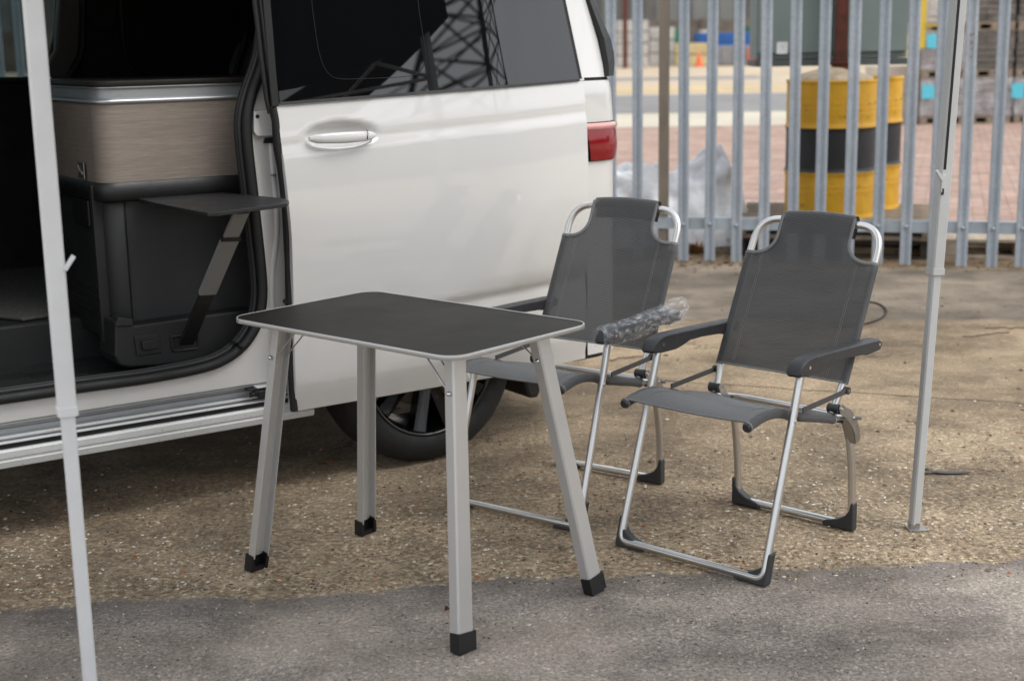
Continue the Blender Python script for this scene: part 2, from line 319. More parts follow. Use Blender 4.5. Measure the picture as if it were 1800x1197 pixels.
# ------------------------------------------------------------------ mesh helpers
def link(name, me, mat, parent=None, smooth=False):
    o = bpy.data.objects.new(name, me); COL.objects.link(o)
    if mat and not me.materials: me.materials.append(M[mat])
    if smooth:
        me.polygons.foreach_set('use_smooth', [True] * len(me.polygons))
    if parent: o.parent = parent
    return o
class MB:
    """collects vertices and faces of ONE part"""
    def __init__(s): s.v = []; s.f = []; s.sm = []
    def add(s, vs, fs, smooth=False):
        k = len(s.v); s.v += [Vector(x) for x in vs]; s.f += [tuple(i + k for i in f) for f in fs]; s.sm += [smooth] * len(fs); return s
    def box(s, c, size, rot=None, bev=0):
        hx, hy, hz = size[0] / 2, size[1] / 2, size[2] / 2
        if bev:
            bm = bmesh.new(); bmesh.ops.create_cube(bm, size=1)
            for v in bm.verts: v.co = Vector((v.co.x * size[0], v.co.y * size[1], v.co.z * size[2]))
            bmesh.ops.bevel(bm, geom=bm.edges[:], offset=bev, segments=2, affect='EDGES', profile=.6)
            vs = [v.co.copy() for v in bm.verts]; bm.verts.index_update(); fs = [[v.index for v in f.verts] for f in bm.faces]; bm.free()
        else:
            vs = [Vector((x, y, z)) for x in (-hx, hx) for y in (-hy, hy) for z in (-hz, hz)]
            fs = [(0, 1, 3, 2), (4, 6, 7, 5), (0, 4, 5, 1), (2, 3, 7, 6), (0, 2, 6, 4), (1, 5, 7, 3)]
        if rot is not None: vs = [rot @ v for v in vs]
        return s.add([v + Vector(c) for v in vs], fs)
    def bar(s, a, b, w, h, side=None, bev=0):
        """box from a to b; w along side direction, h the other"""
        a, b = Vector(a), Vector(b); d = (b - a); L = d.length; d.normalize()
        sd_ = Vector(side) if side else Vector((0, 0, 1)).cross(d)
        if sd_.length < 1e-4: sd_ = Vector((1, 0, 0))
        sd_ = (sd_ - d * sd_.dot(d)).normalized(); o = d.cross(sd_)
        rot = Matrix((sd_, o, d)).transposed()
        return s.box((a + b) / 2, (w, h, L), rot, bev)
    def tube(s, pts, r, n=12, closed=False, caps=True, rr=None):
        pts = [Vector(p) for p in pts]; N = len(pts); rings = []
        prev = None
        for i, p in enumerate(pts):
            a = pts[i - 1] if (i or closed) else p; b = pts[(i + 1) % N] if (i < N - 1 or closed) else p
            d = (b - a).normalized()
            if prev is None:
                u = d.cross(Vector((0, 0, 1)) if abs(d.z) < .9 else Vector((1, 0, 0))).normalized()
            else:
                u = (prev - d * prev.dot(d)).normalized()
            prev = u; w = d.cross(u); q = rr[i] if rr else r
            rings.append([p + (u * math.cos(2 * math.pi * k / n) + w * math.sin(2 * math.pi * k / n)) * q for k in range(n)])
        vs = [v for rg in rings for v in rg]; fs = []
        for i in range(N - 1 + (1 if closed else 0)):
            j = (i + 1) % N
            fs += [(i * n + k, i * n + (k + 1) % n, j * n + (k + 1) % n, j * n + k) for k in range(n)]
        s.add(vs, fs, True)
        if caps and not closed:
            s.add(rings[0], [tuple(range(n))[::-1]]); s.add(rings[-1], [tuple(range(n))])
        return s
    def prism(s, poly, a, b, plane='xz'):
        """polygon extruded between a and b along the missing axis"""
        def P(p, q):
            return {'xz': (p[0], q, p[1]), 'xy': (p[0], p[1], q), 'yz': (q, p[0], p[1])}[plane]
        n = len(poly); vs = [P(p, a) for p in poly] + [P(p, b) for p in poly]
        fs = [tuple(range(n)), tuple(range(2 * n - 1, n - 1, -1))] + [(i, i + n, (i + 1) % n + n, (i + 1) % n) for i in range(n)]
        return s.add(vs, fs)
    def lathe(s, prof, c=(0, 0, 0), n=32, axis='z', cap=True):
        vs = []; fs = []
        for (r, z) in prof:
            for k in range(n):
                a = 2 * math.pi * k / n; x, y = r * math.cos(a), r * math.sin(a)
                vs.append(Vector((x, y, z) if axis == 'z' else (x, z, y)) + Vector(c))
        for i in range(len(prof) - 1):
            fs += [(i * n + k, i * n + (k + 1) % n, (i + 1) * n + (k + 1) % n, (i + 1) * n + k) for k in range(n)]
        s.add(vs, fs, True)
        if cap:
            if prof[0][0] > 1e-4: s.add(vs[:n], [tuple(range(n))[::-1]])
            if prof[-1][0] > 1e-4: s.add(vs[-n:], [tuple(range(n))])
        return s
    def grid(s, rows, smooth=True, flip=False):
        m = len(rows[0]); vs = [v for r_ in rows for v in r_]
        fs = []
        for i in range(len(rows) - 1):
            for k in range(m - 1):
                q = (i * m + k, i * m + k + 1, (i + 1) * m + k + 1, (i + 1) * m + k)
                fs.append(q[::-1] if flip else q)
        return s.add(vs, fs, smooth)
    def mesh(s, name, mat, fix=True):
        me = bpy.data.meshes.new(name); me.from_pydata([tuple(v) for v in s.v], [], s.f)
        me.materials.append(M[mat]); me.polygons.foreach_set('use_smooth', s.sm)
        if fix:
            bm = bmesh.new(); bm.from_mesh(me); bmesh.ops.recalc_face_normals(bm, faces=bm.faces); bm.to_mesh(me); bm.free()
        me.update(); return me
    def build(s, name, mat, parent=None, fix=True, bevel=0, seg=2):
        o = link(name, s.mesh(name, mat, fix), mat, parent)
        if bevel:
            md = o.modifiers.new('soft_edges', 'BEVEL'); md.width = bevel; md.segments = seg; md.limit_method = 'ANGLE'; md.angle_limit = R(35)
        return o
def tag(o, label=None, cat=None, group=None, kind=None):
    for k, v in (('label', label), ('category', cat), ('group', group), ('kind', kind)):
        if v: o[k] = v
    return o
def empty(name, loc=(0, 0, 0), rz=0, **kw):
    o = bpy.data.objects.new(name, None); COL.objects.link(o); o.location = loc; o.rotation_euler = (0, 0, rz); o.empty_display_size = .1
    return tag(o, **kw)
def kids(o): return [c for c in bpy.data.objects if c.parent == o]
def copy_tree(o, parent=None):
    c = o.copy(); COL.objects.link(c); c.parent = parent
    for ch in kids(o): copy_tree(ch, c)
    return c
def arc(c, r, a0, a1, n, ax=(1, 0, 0), ay=(0, 0, 1)):
    c, ax, ay = Vector(c), Vector(ax), Vector(ay)
    return [c + ax * r * math.cos(R(a0 + (a1 - a0) * i / n)) + ay * r * math.sin(R(a0 + (a1 - a0) * i / n)) for i in range(n + 1)]
def fillet(pts, rad, n=6):
    """round the inner corners of a 3D polyline"""
    pts = [Vector(p) for p in pts]; res = [pts[0]]
    for i in range(1, len(pts) - 1):
        a, b, c_ = pts[i - 1], pts[i], pts[i + 1]; r_ = rad[i - 1] if isinstance(rad, (list, tuple)) else rad
        u = (a - b); w = (c_ - b); k = min(r_, u.length * .49, w.length * .49); p0 = b + u.normalized() * k; p1 = b + w.normalized() * k
        for j in range(n + 1):
            q = j / n; res.append(p0 * (1 - q) ** 2 + b * 2 * q * (1 - q) + p1 * q * q)
    res.append(pts[-1]); return res
def rrect(w, d, r, n=6):
    p = []
    for sx, sy, a in ((1, 1, 0), (-1, 1, 90), (-1, -1, 180), (1, -1, 270)):
        for k in range(n + 1):
            q = R(a + 90 * k / n); p.append((sx * (w / 2 - r) + r * math.cos(q), sy * (d / 2 - r) + r * math.sin(q)))
    return p
def interp(tab, x):
    if x <= tab[0][0]: return tab[0][1]
    for (a, b), (c_, d) in zip(tab, tab[1:]):
        if x <= c_: return b + (d - b) * (x - a) / (c_ - a)
    return tab[-1][1]

# a photograph pixel (1800 x 1197) as a point of the place: on a height, or on a vertical plane
CAM = Vector((0, 0, CAM_H))
def ray(px, py): return fw * F_PX + rt * (px - 900) + up * (598.5 - py)
def on_z(px, py, z=0.):
    d = ray(px, py); return CAM + d * ((z - CAM_H) / d.z)
def on_y(px, py, y):
    d = ray(px, py); return CAM + d * (y / d.y)

# ================================================================== SETTING
def sheet(name, x0, y0, x1, y1, z, mat, sub=1):
    rows = [[(x0 + (x1 - x0) * i / sub, y0 + (y1 - y0) * j / sub, z) for i in range(sub + 1)] for j in range(sub + 1)]
    b = MB(); b.grid(rows, False); o = b.build(name, mat); o['kind'] = 'structure'; return o
g = sheet('ground', -600, -600, 600, 600, -.012, 'far_ground')
yard = sheet('yard', -9, -6, 9, 11.5, 0, 'yard_ground')
bed = sheet('paver_bed', -8, 10.25, 16, 24.4, .001, 'bed_sand')
sheet('road', -60, 29.0, 80, 38.5, 0, 'far_tarmac')
sheet('kerb_strip', -40, 24.4, 60, 29.0, -.004, 'far_pale')
sheet('road_marking', -60, 41.0, 80, 43.5, -.006, 'yellow_line')
sheet('far_road', -60, 52.0, 9.5, 56.0, -.007, 'far_tarmac')

# block pavers laid diagonally beyond the fence
PA = R(-17)
pav = MB(); pav.box((0, 0, 0), (.192, .092, .05), bev=.004)
pmes = [pav.mesh('paver', m) for m in ('brick_red', 'brick_brown', 'brick_pale')]
cells = []
for j in range(-60, 190):
    for i in range(-60, 110):
        lx, ly = (i + (j % 2) * .5) * .2, j * .1
        x = 2.5 + lx * math.cos(PA) - ly * math.sin(PA); y = 10.5 + lx * math.sin(PA) + ly * math.cos(PA)
        if y < 10.35 + (.3 if x > 2.9 else 0) or y > 24.1 or x < .35 * (y - 7) * .3 - .6: continue
        d = y * math.cos(PITCH)
        px = 900 + F_PX * x / d
        if 1060 < px < 1860: cells.append((y, x))
cells.sort()
rot = Matrix.Rotation(PA, 3, 'Z')
pave_root = tag(bed, None, None)
for k, (y, x) in enumerate(cells[:300]):
    o = bpy.data.objects.new('paver', pmes[random.randrange(3)]); COL.objects.link(o); o.parent = bed
    o.location = (x, y, -.018 + random.uniform(-.002, .002)); o.rotation_euler = (random.uniform(-.01, .01), random.uniform(-.01, .01), PA + random.uniform(-.01, .01))
for mi, mat in enumerate(('brick_red', 'brick_brown', 'brick_pale')):
    b = MB()
    for k, (y, x) in enumerate(cells[300:]):
        if (k * 7919 + int(x * 31)) % 3 != mi: continue
        c_ = Vector((x, y, -.018 + random.uniform(-.002, .002)))
        vs = [c_ + rot @ Vector((sx * hx, sy * hy, zz_)) for (hx, hy, zz_) in ((.096, .046, 0), (.096, .046, .022), (.092, .042, .026)) for sx, sy in ((-1, -1), (1, -1), (1, 1), (-1, 1))]
        b.add(vs, [(0, 1, 5, 4), (1, 2, 6, 5), (2, 3, 7, 6), (3, 0, 4, 7), (4, 5, 9, 8), (5, 6, 10, 9), (6, 7, 11, 10), (7, 4, 8, 11), (8, 9, 10, 11)])
    o = b.build('far_pavers', mat, bed, fix=False); o['kind'] = 'stuff'

# loose stones in the washed-out concrete and on the tarmac
def stones(name, mat, n, seed, region, smin, smax):
    rnd = random.Random(seed); b = MB()
    base = [Vector(v) for v in ((1, 0, 0), (-1, 0, 0), (0, 1, 0), (0, -1, 0), (0, 0, 1), (0, 0, -1))]
    fc = [(0, 2, 4), (2, 1, 4), (1, 3, 4), (3, 0, 4), (2, 0, 5), (1, 2, 5), (3, 1, 5), (0, 3, 5)]
    i = 0
    while i < n:
        x, y = region(rnd)
        if noise.noise(Vector((x * 2.2, y * 2.2, seed))) < rnd.uniform(-.5, .35): continue
        i += 1; s_ = smin + (smax - smin) * rnd.random() ** 4; a = rnd.uniform(0, 6.3)
        ro = Matrix.Rotation(a, 3, 'Z'); sx, sy, sz = s_ * rnd.uniform(.7, 1.4), s_ * rnd.uniform(.5, 1), s_ * rnd.uniform(.3, .6)
        b.add([ro @ Vector((v.x * sx * rnd.uniform(.8, 1.2), v.y * sy, v.z * sz)) + Vector((x, y, sz * .35)) for v in base], fc)
    o = b.build(name, mat, None, fix=False); o['kind'] = 'stuff'; return o
def reg_conc(r): return r.uniform(-2.6, 2.6), 3.72 + abs(r.gauss(0, .75))
def reg_tar(r): return r.uniform(-1.8, 2.0), r.uniform(2.3, 3.8)
def reg_wide(r): return r.uniform(-1, 5), r.uniform(4.5, 10.2)
tag(stones('pale_gravel', 'stone_pale', 4600, 1, reg_conc, .0016, .009), 'pale loose grit worn out of the concrete', 'gravel')
tag(stones('brown_gravel', 'stone_brown', 4600, 2, reg_conc, .0018, .009), 'brown loose grit worn out of the concrete', 'gravel')
tag(stones('dark_gravel', 'stone_dark', 2600, 12, reg_conc, .0018, .007), 'dark flint grit set in the worn concrete', 'gravel')
tag(stones('orange_gravel', 'stone_orange', 520, 3, reg_conc, .0025, .010), 'rust orange chips scattered over the concrete', 'gravel')
tag(stones('tarmac_grit', 'stone_pale', 5200, 4, reg_tar, .0011, .0042), 'fine pale grit lying on the front tarmac', 'gravel')
tag(stones('dark_tarmac_grit', 'stone_dark', 4200, 14, reg_tar, .0012, .0045), 'fine dark grit in the front tarmac', 'gravel')
tag(stones('orange_tarmac_grit', 'stone_orange', 110, 15, reg_tar, .0015, .0050), 'a few orange chips on the front tarmac', 'gravel')
tag(stones('yard_litter', 'debris', 900, 5, reg_wide, .003, .014), 'dark crumbs and soil scattered towards the fence', 'debris')
tag(stones('brown_litter', 'stone_brown', 420, 6, reg_wide, .0025, .008), 'brown crumbs scattered towards the fence', 'debris')

# ================================================================== CAMPER VAN
YAW = R(33.6)
W0 = on_z(735, 820, 0)
van = empty('camper_van', W0, YAW, label='white camper van with its sliding side door open onto a dark kitchen', cat='van')
e_ = Vector((math.cos(YAW), math.sin(YAW), 0)); q_ = Vector((-math.sin(YAW), math.cos(YAW), 0))
def vp(px, py, y=0.):
    """pixel -> (x, z) on the van's own plane at depth y"""
    d = ray(px, py); o = CAM - W0; t_ = (y - o.dot(q_)) / d.dot(q_); P = o + d * t_; return (P.dot(e_), P.z)
def vz(px, py, z):
    d = ray(px, py); P = CAM + d * ((z - CAM_H) / d.z) - W0; return (P.dot(e_), P.dot(q_))
def vps(pts, y=0.): return [vp(px, py, y) for px, py in pts]

# --- sliding door: a curved skin with creases
LEAD = [vp(px, py, -.09) for px, py in ((523, 722), (519, 640), (516, 530), (511, 410), (503, 320), (497, 262), (493, 215), (487, 187))]
LEADT = sorted([(z, x) for x, z in LEAD])
ZB, DX1 = .296, .725
def belt(x): return vp(487, 184, -.085)[1] + (x + .5) * .031
def door_y(x, z):
    """depth of the door skin (negative is outward)"""
    y = -.088
    hc = 1.128 + (x + .5) * .047                      # shoulder crease, rising to the rear
    if z > hc: y += .008 * min(1, (z - hc) / .030) - .003 * min(1, max(0, z - hc - .030) / .04) + max(0, z - hc - .05) * .16
    lo = min(1, max(0, (x + .25) / .45))              # scoop fades out to the front
    up_ = .605 + (x) * .05
    if z < up_:
        k = (up_ - z)
        y += lo * (.017 * min(1, k / .03) - .012 * min(1, max(0, k - .03) / .16))
    if z < .385: y += (.385 - z) * .22
    if z > .62 and z < hc: y += -.010 * math.sin(math.pi * (z - .62) / (hc - .62))
    y += .055 * (max(0, x - .30) / .45) ** 2 + .0  
    hx, hz = (x + .29) / .135, (z - 1.185) / .042     # dished handle recess
    dd = hx * hx + hz * hz
    if dd < 1: y += .030 * (1 - dd) ** .8
    return y
zs = [ZB, .302, .32, .35, .38, .39, .42, .46, .50, .54, .565, .58, .59, .60, .61, .63, .68, .74, .80, .86, .92, .98, 1.04, 1.08, 1.10, 1.115, 1.125, 1.133, 1.14, 1.147, 1.155, 1.163, 1.171, 1.18, 1.19, 1.20, 1.21, 1.22, 1.23, 1.24, 1.25, 1.26, 1.275]
N = 84
rows = []
for i_, z in enumerate(zs):
    r_ = []
    for k in range(N + 1):
        f_ = k / N; x0 = interp(LEADT, z); x = x0 + (DX1 - x0) * f_
        top = belt(x); zz_ = z if z < 1.05 else 1.05 + (z - 1.05) * (top - 1.05) / (1.275 - 1.05)
        r_.append(Vector((x, door_y(x, zz_), zz_)))
    rows.append(r_)
# rolled edges back to the inner door panel
b = MB(); b.grid(rows)
back = [[Vector((v.x + (.006 if k == 0 else (-.004 if k == N else 0)), v.y + .012, v.z)) for k, v in enumerate(r_)] for r_ in rows]
edge_rows = [[r_[0] for r_ in rows], [r_[0] + Vector((-.003, .006, 0)) for r_ in rows], [r_[0] + Vector((.002, .05, 0)) for r_ in rows]]
b.grid(edge_rows)
b.grid([[r_[-1] for r_ in rows], [r_[-1] + Vector((0, .05, 0)) for r_ in rows]])
b.grid([rows[0], [v + Vector((0, .008, -.004)) for v in rows[0]], [v + Vector((0, .05, -.002)) for v in rows[0]]])
b.grid([rows[-1], [v + Vector((0, .006, .004)) for v in rows[-1]], [v + Vector((0, .03, .004)) for v in rows[-1]]])
b.grid([[Vector((r_[0].x, -.02, r_[0].z)) for r_ in rows], [Vector((DX1, -.02, r_[0].z)) for r_ in rows]])
door = b.build('sliding_door', 'white_paint', van, fix=False)
# window glass above, leaning in
GL = [vp(487, 187, -.075), vp(468, 0, -.05)]
rows = []
for j in range(9):
    f_ = j / 8; r_ = []
    for k in range(41):
        xl = GL[0][0] + .012 + (GL[1][0] - GL[0][0]) * f_ * 1.8; xr = .700 - .092 * f_
        x = xl + (xr - xl) * k / 40; z = belt(x) + .006 + f_ * .55
        y = -.072 + .085 * f_ + .055 * (max(0, x - .30) / .45) ** 2
        r_.append(Vector((x, y, z)))
    rows.append(r_)
WROWS = rows
b = MB(); b.grid(rows); b.grid([[v + Vector((0, .006, 0)) for v in r_] for r_ in rows], flip=True)
gl = b.build('window_glass', 'privacy_glass', door, fix=False)
b = MB(); b.grid([rows[0], [v + Vector((0, -.003, -.009)) for v in rows[0]]]); b.grid([[r_[-1] for r_ in rows], [r_[-1] + Vector((.012, -.002, 0)) for r_ in rows]])
b.build('window_seal', 'black_rubber', door, fix=False)
# sliding pane outline in the glass
def gpt(px, py, off=-.0015):
    y = -.05
    for _ in range(4):
        x, z = vp(px, py, y); f_ = (z - belt(x) - .006) / .55
        y = -.072 + .085 * max(0, f_) + .055 * (max(0, x - .30) / .45) ** 2
    return Vector((x, y + off, z))
pl = [gpt(*p) for p in ((545, -40), (548, 10), (556, 70), (562, 100))] + [gpt(*p) for p in ((570, 122), (582, 136), (600, 140), (640, 139), (690, 137), (722, 134), (738, 128), (746, 115), (748, 100), (744, 70), (736, 20), (730, -40))]
b = MB(); b.tube(fillet(pl, .02, 3), .0010, 6); b.build('pane_joint', 'darkest_trim', door)
# D pillar strip white, behind the glass
b = MB()
cols = [[Vector((xr_, -.072 + .085 * f_ + .055 * ((max(0, xr_ - .3)) / .45) ** 2 , belt(.7) + f_ * .55)) for xr_ in (.704 - .092 * f_, .728 - .089 * f_)] for f_ in [i / 8 for i in range(9)]]
b.grid(cols); b.grid([[r_[1], r_[1] + Vector((.0, .05, 0))] for r_ in cols]); b.build('window_pillar', 'white_paint', door, fix=False)
# black trim and seal on the leading edge
tl = [vp(px, py, -.085) for px, py in ((470, 0), (475, 60), (480, 125), (486, 188))]
poly = [(x - .012, z) for x, z in tl] + [(x + .014, z) for x, z in reversed(tl)]
b = MB(); b.prism([(tl[0][0] - .05, tl[0][1] + .3), (tl[0][0] - .012, tl[0][1])] + poly[1:4] + poly[4:8] + [(tl[0][0] - .028, tl[0][1] + .3)], -.078, -.03); b.build('door_pillar_trim', 'black_rubber', door, bevel=.003)
sp_ = [vp(px, py, -.07) for px, py in ((483, 190), (489, 214), (492, 262), (499, 300), (506, 360), (509, 410), (512, 470), (513, 531), (516, 640), (521, 722))]
b = MB(); b.tube([Vector((x - .006, -.068 + .004 * math.sin(i * 2.4), z)) for i, (x, z) in enumerate(sp_)], .0125, 10); 
b.tube([Vector((x + .006, -.045, z)) for i, (x, z) in enumerate(sp_)], .017, 8); b.build('rubber_seal', 'black_rubber', door)
tl2 = [vp(px, py, -.08) for px, py in ((455, -10), (460, 30), (468, 100), (478, 175), (484, 200))]
b = MB(); b.tube([Vector((x - .01, -.062, z)) for x, z in tl2], .008, 8); b.tube([Vector((x + .006, -.07, z)) for x, z in tl2], .005, 8); b.build('rubber_seal', 'black_rubber', door)
# handle: bowed grip bridging the dish, key cap
hp = []
A_, B_ = vp(545, 243, -.10), vp(660, 236, -.10)
for i in range(13):
    f_ = i / 12; x = A_[0] + (B_[0] - A_[0]) * f_; z = A_[1] + (B_[1] - A_[1]) * f_ - .004
    hp.append((x, -.094 - .026 * math.sin(math.pi * min(1, max(0, f_))) ** .6, z, .0135 + .0045 * math.sin(math.pi * f_) - (.006 if i in (0, 12) else 0)))
vs = []; n_ = 12
for x, y, z, h_ in hp:
    for k in range(n_):
        a = 2 * math.pi * k / n_; vs.append((x, y + .0085 * math.sin(a), z + h_ * math.copysign(abs(math.cos(a)) ** .7, math.cos(a))))
b = MB(); b.add(vs, [(i * n_ + k, i * n_ + (k + 1) % n_, (i + 1) * n_ + (k + 1) % n_, (i + 1) * n_ + k) for i in range(12) for k in range(n_)], True)
b.add(vs[:n_], [tuple(range(n_))]); b.add(vs[-n_:], [tuple(range(n_))[::-1]])
hd = b.build('door_handle', 'white_paint', door)
b = MB(); b.tube([Vector((B_[0] - .043, -.1215 , B_[1] + .018)), Vector((B_[0] - .04, -.1235, B_[1] + .005)), Vector((B_[0] - .041, -.121, B_[1] - .014))], .0012, 6)
b.build('handle_joint', 'darkest_trim', hd)

# --- rear corner of the body
plan = [(-.35, .0), (.3, .0), (.62, .0), (.755, .004), (.825, .011), (.87, .022), (.903, .040), (.924, .064), (.938, .10), (.946, .2), (.950, .5), (.950, 1.1), (.943, 1.5), (.925, 1.66), (.88, 1.72), (.77, 1.74)]
def corner(z0, z1, x0=None, steps=8, scale=0., name='body_panel', mat='white_paint', off=0., par=None, lean=0., i0=0, i1=None):
    b = MB(); rows = []
    P_ = plan[i0:i1]
    for j in range(steps + 1):
        z = z0 + (z1 - z0) * j / steps; r_ = []
        s_ = scale * math.sin(math.pi * j / steps)
        for x, y in P_:
            ln = max(0, z - 1.30) * .26
            yy = y + ln * (1 if y < .9 else -1) - (off + s_) * (1 if y < .9 else -1) * (.4 if x > .9 else 1)
            xx = x - max(0, z - 1.2) * .10 * (1 if x > .6 else 0) + (off + s_) * (1 if x > .85 else .3 if x > .8 else 0)
            r_.append(Vector((xx, yy, z)))
        rows.append(r_)
    b.grid(rows)
    return b.build(name, mat, par or van, fix=False)
corner(.30, 1.028, steps=8, scale=.0, name='rear_bumper', i0=3)
corner(1.172, 1.322, steps=5, name='rear_quarter', i0=3)
corner(1.334, 1.80, steps=6, name='rear_pillar', i0=3)
corner(1.028, 1.172, steps=3, off=-.006, name='lamp_housing', mat='darkest_trim', i0=3)
corner(1.322, 1.334, steps=1, off=-.006, name='panel_joint', mat='darkest_trim', i0=3)
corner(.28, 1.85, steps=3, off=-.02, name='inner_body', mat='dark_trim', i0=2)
corner(1.172, 1.322, steps=4, off=0.001, name='rear_quarter', i0=0, i1=4); corner(.62, 1.172, steps=4, name='quarter_panel', i0=0, i1=4)
# tail light
LP = [vp(px, py, .01) for px, py in ((1050, 217), (1060, 282))]
tlamp = MB(); rows = []
def lampgrid(z0, z1, off, x_lo=.80):
    P_ = [(.744, .0), (.825, .008), (.853, .014), (.880, .024), (.905, .038), (.926, .061), (.939, .095), (.946, .16), (.950, .26)]
    rows = []
    for j in range(7):
        f_ = j / 6; z = z0 + (z1 - z0) * f_; s_ = off * (math.sin(math.pi * min(max(f_, .04), .96)) ** .35)
        rows.append([Vector((x + (max(0, x - .82) * .12 * s_ / .01) + (.022 * (1.168 - z) / .14 * (1 - (x - .76) / .16) if x < .90 else 0), y - s_ * (1 - min(1, max(0, (x - .82) / .12))), z)) for x, y in P_])
    return rows
tlamp.grid(lampgrid(1.032, 1.145, .012)); lamp = tlamp.build('tail_light', 'red_lens', van, fix=False)
b = MB(); b.grid(lampgrid(1.145, 1.169, .013)); b.build('clear_strip', 'pink_lens', lamp, fix=False)
# spoiler side blade, black
pts = [(.853, 1.80), (.862, 1.60), (.888, 1.47), (.889, 1.40), (.878, 1.337)]
b = MB(); rows = []
for z in (1.336, 1.345, 1.38, 1.42, 1.47, 1.52, 1.6, 1.7, 1.8):
    xl = .018 + interp([(1.336, .842), (1.38, .850), (1.47, .848), (1.6, .812), (1.8, .77)], z); xr = .034 + interp([(1.336, .892), (1.38, .905), (1.42, .91), (1.47, .905), (1.6, .862), (1.8, .82)], z)
    y0 = .03 + max(0, z - 1.3) * .26
    rows.append([Vector((xl, y0 - .004, z)), Vector((xl + .01, y0 - .022, z)), Vector((xr - .02, y0 - .004, z)), Vector((xr, y0 + .02, z)), Vector((xr + .004, y0 + .12, z)), Vector((xr + .004, y0 + .5, z))])
b.grid(rows, False); b.grid([rows[0], [Vector((v.x - .002, v.y + .06, v.z)) for v in rows[0]]]); b.build('spoiler', 'satin_black', van, fix=False)
# --- body side around the opening (white), sill, step
SO = [vp(px, py, 0.) for px, py in ((0, 706), (143, 690), (250, 676), (338, 660), (380, 649), (412, 632), (436, 611), (455, 582), (466, 552), (470, 515), (467, 470), (461, 415), (453, 340), (444, 262), (441, 222), (444, 192), (453, 160), (466, 128), (476, 92))]
SO[0] = (-3.1, SO[1][1] + .004)
SO = [SO[0]] + SO[1:] + [(SO[-1][0] + .03, 1.62), (SO[-1][0] + .02, 1.80)]
so3 = fillet([Vector((x, 0, z)) for x, z in SO], .05, 3)
jamb_top = [(x, z) for x, z in SO[1:]]
poly = [(-3.1, .388), (.0, .388), (.45, .388), (.45, 1.80)] + list(reversed([(v.x, v.z) for v in so3]))
b = MB(); b.prism(poly, .004, .05); jamb = b.build('door_aperture', 'white_paint', van, bevel=.004)
# rib and relief on the jamb
b = MB()
rib = [vp(px, py, 0) for px, py in ((478, 250), (484, 330), (489, 380), (487, 430), (480, 470), (478, 520), (483, 560))]
b.tube(fillet([Vector((x, .013, z)) for x, z in rib], .05, 4), .014, 16)
b.build('jamb_rib', 'white_paint', jamb)
A_ = vps(((446, 196), (479, 194), (479, 240), (452, 240), (446, 232)), -.012)
b = MB(); b.prism(A_, -.014, .003); hb = b.build('hinge_bracket', 'white_paint', van, bevel=.003)
b = MB(); x, z = vp(452, 205, -.014); b.lathe([(.0, -.003), (.006, -.003), (.006, .004)], (x, -.014, z), 14, 'y'); b.build('bolt', 'black_rubber', hb)
b = MB(); b.prism(vps(((466, 243), (482, 242), (484, 252), (464, 252)), -.004), -.006, .003); b.build('rubber_stop', 'black_rubber', van)
b = MB(); x, z = vp(482, 308, -.01); b.box((x, -.012, z), (.02, .016, .007), bev=.002); b.build('striker_pin', 'brushed_silver', van)
b = MB(); x, z = vp(505, 530, -.06); b.lathe([(0, -.004), (.008, -.002), (.008, .02)], (x - .004, -.07, z), 12, 'y'); b.build('door_buffer', 'black_rubber', van)
# outer seal : thick black tube, then inner trim lip
def shrink(pts, d):
    res = []
    for i, p in enumerate(pts):
        a = pts[max(0, i - 1)]; c_ = pts[min(len(pts) - 1, i + 1)]; t_ = (c_ - a).normalized(); n_ = Vector((-t_.z, 0, t_.x)); res.append(p + n_ * d)
    return res
s1 = shrink(so3, .016)
b = MB(); b.tube([Vector((v.x, -.002, v.z)) for v in s1], .0165, 12); b.build('door_seal', 'black_rubber', van)
s2 = shrink(so3, .033); s3 = shrink(so3, .040)
b = MB(); b.tube([Vector((v.x, .016, v.z)) for v in s2], .009, 10); b.tube([Vector((v.x, .024, v.z)) for v in s3], .005, 8); b.build('inner_seal', 'dark_trim', van)
b = MB(); b.grid([[Vector((v.x, .03, v.z)) for v in shrink(so3, .03)], [Vector((v.x, .05, v.z)) for v in shrink(so3, .036)], [Vector((v.x, .07, v.z)) for v in shrink(so3, .030)]]); b.build('aperture_trim', 'dark_trim', van, fix=False)
# sill extrusion under the opening
def loft_x(name, mat, prof, x0, x1, par=van, endcap=True):
    b = MB(); n_ = 2
    b.grid([[Vector((x0, y, z)) for y, z in prof], [Vector((x1, y, z)) for y, z in prof]], False)
    if endcap: b.add([Vector((x1, y, z)) for y, z in prof] + [Vector((x1, .4, prof[-1][1])), Vector((x1, .4, prof[0][1]))], [tuple(range(len(prof) + 2))])
    return b.build(name, mat, par, fix=False)
sill = loft_x('sill', 'white_sill', [(.03, .334), (-.006, .334), (-.010, .332), (-.010, .3285), (.0, .328), (.0, .311), (-.006, .309), (-.011, .303), (-.009, .285), (-.004, .281), (-.004, .277), (-.008, .273), (-.002, .254), (.01, .249), (.05, .245), (.4, .24)], -3.1, -.396)
loft_x('guide_rail', 'galv_channel', [(.004, .388), (.006, .382), (.032, .380), (.034, .366), (.026, .364), (.026, .352), (.034, .350), (.034, .338), (-.0, .334)], -3.1, -.40, sill, False)
loft_x('rubber_strip', 'black_rubber', [(.0, .327), (-.004, .326), (-.004, .313), (.0, .312)], -3.1, -.44, sill, False)
loft_x('rail_lip', 'white_sill', [(.008, .3485), (-.003, .3475), (-.003, .3435), (.008, .3425)], -3.1, -.42, sill, False)
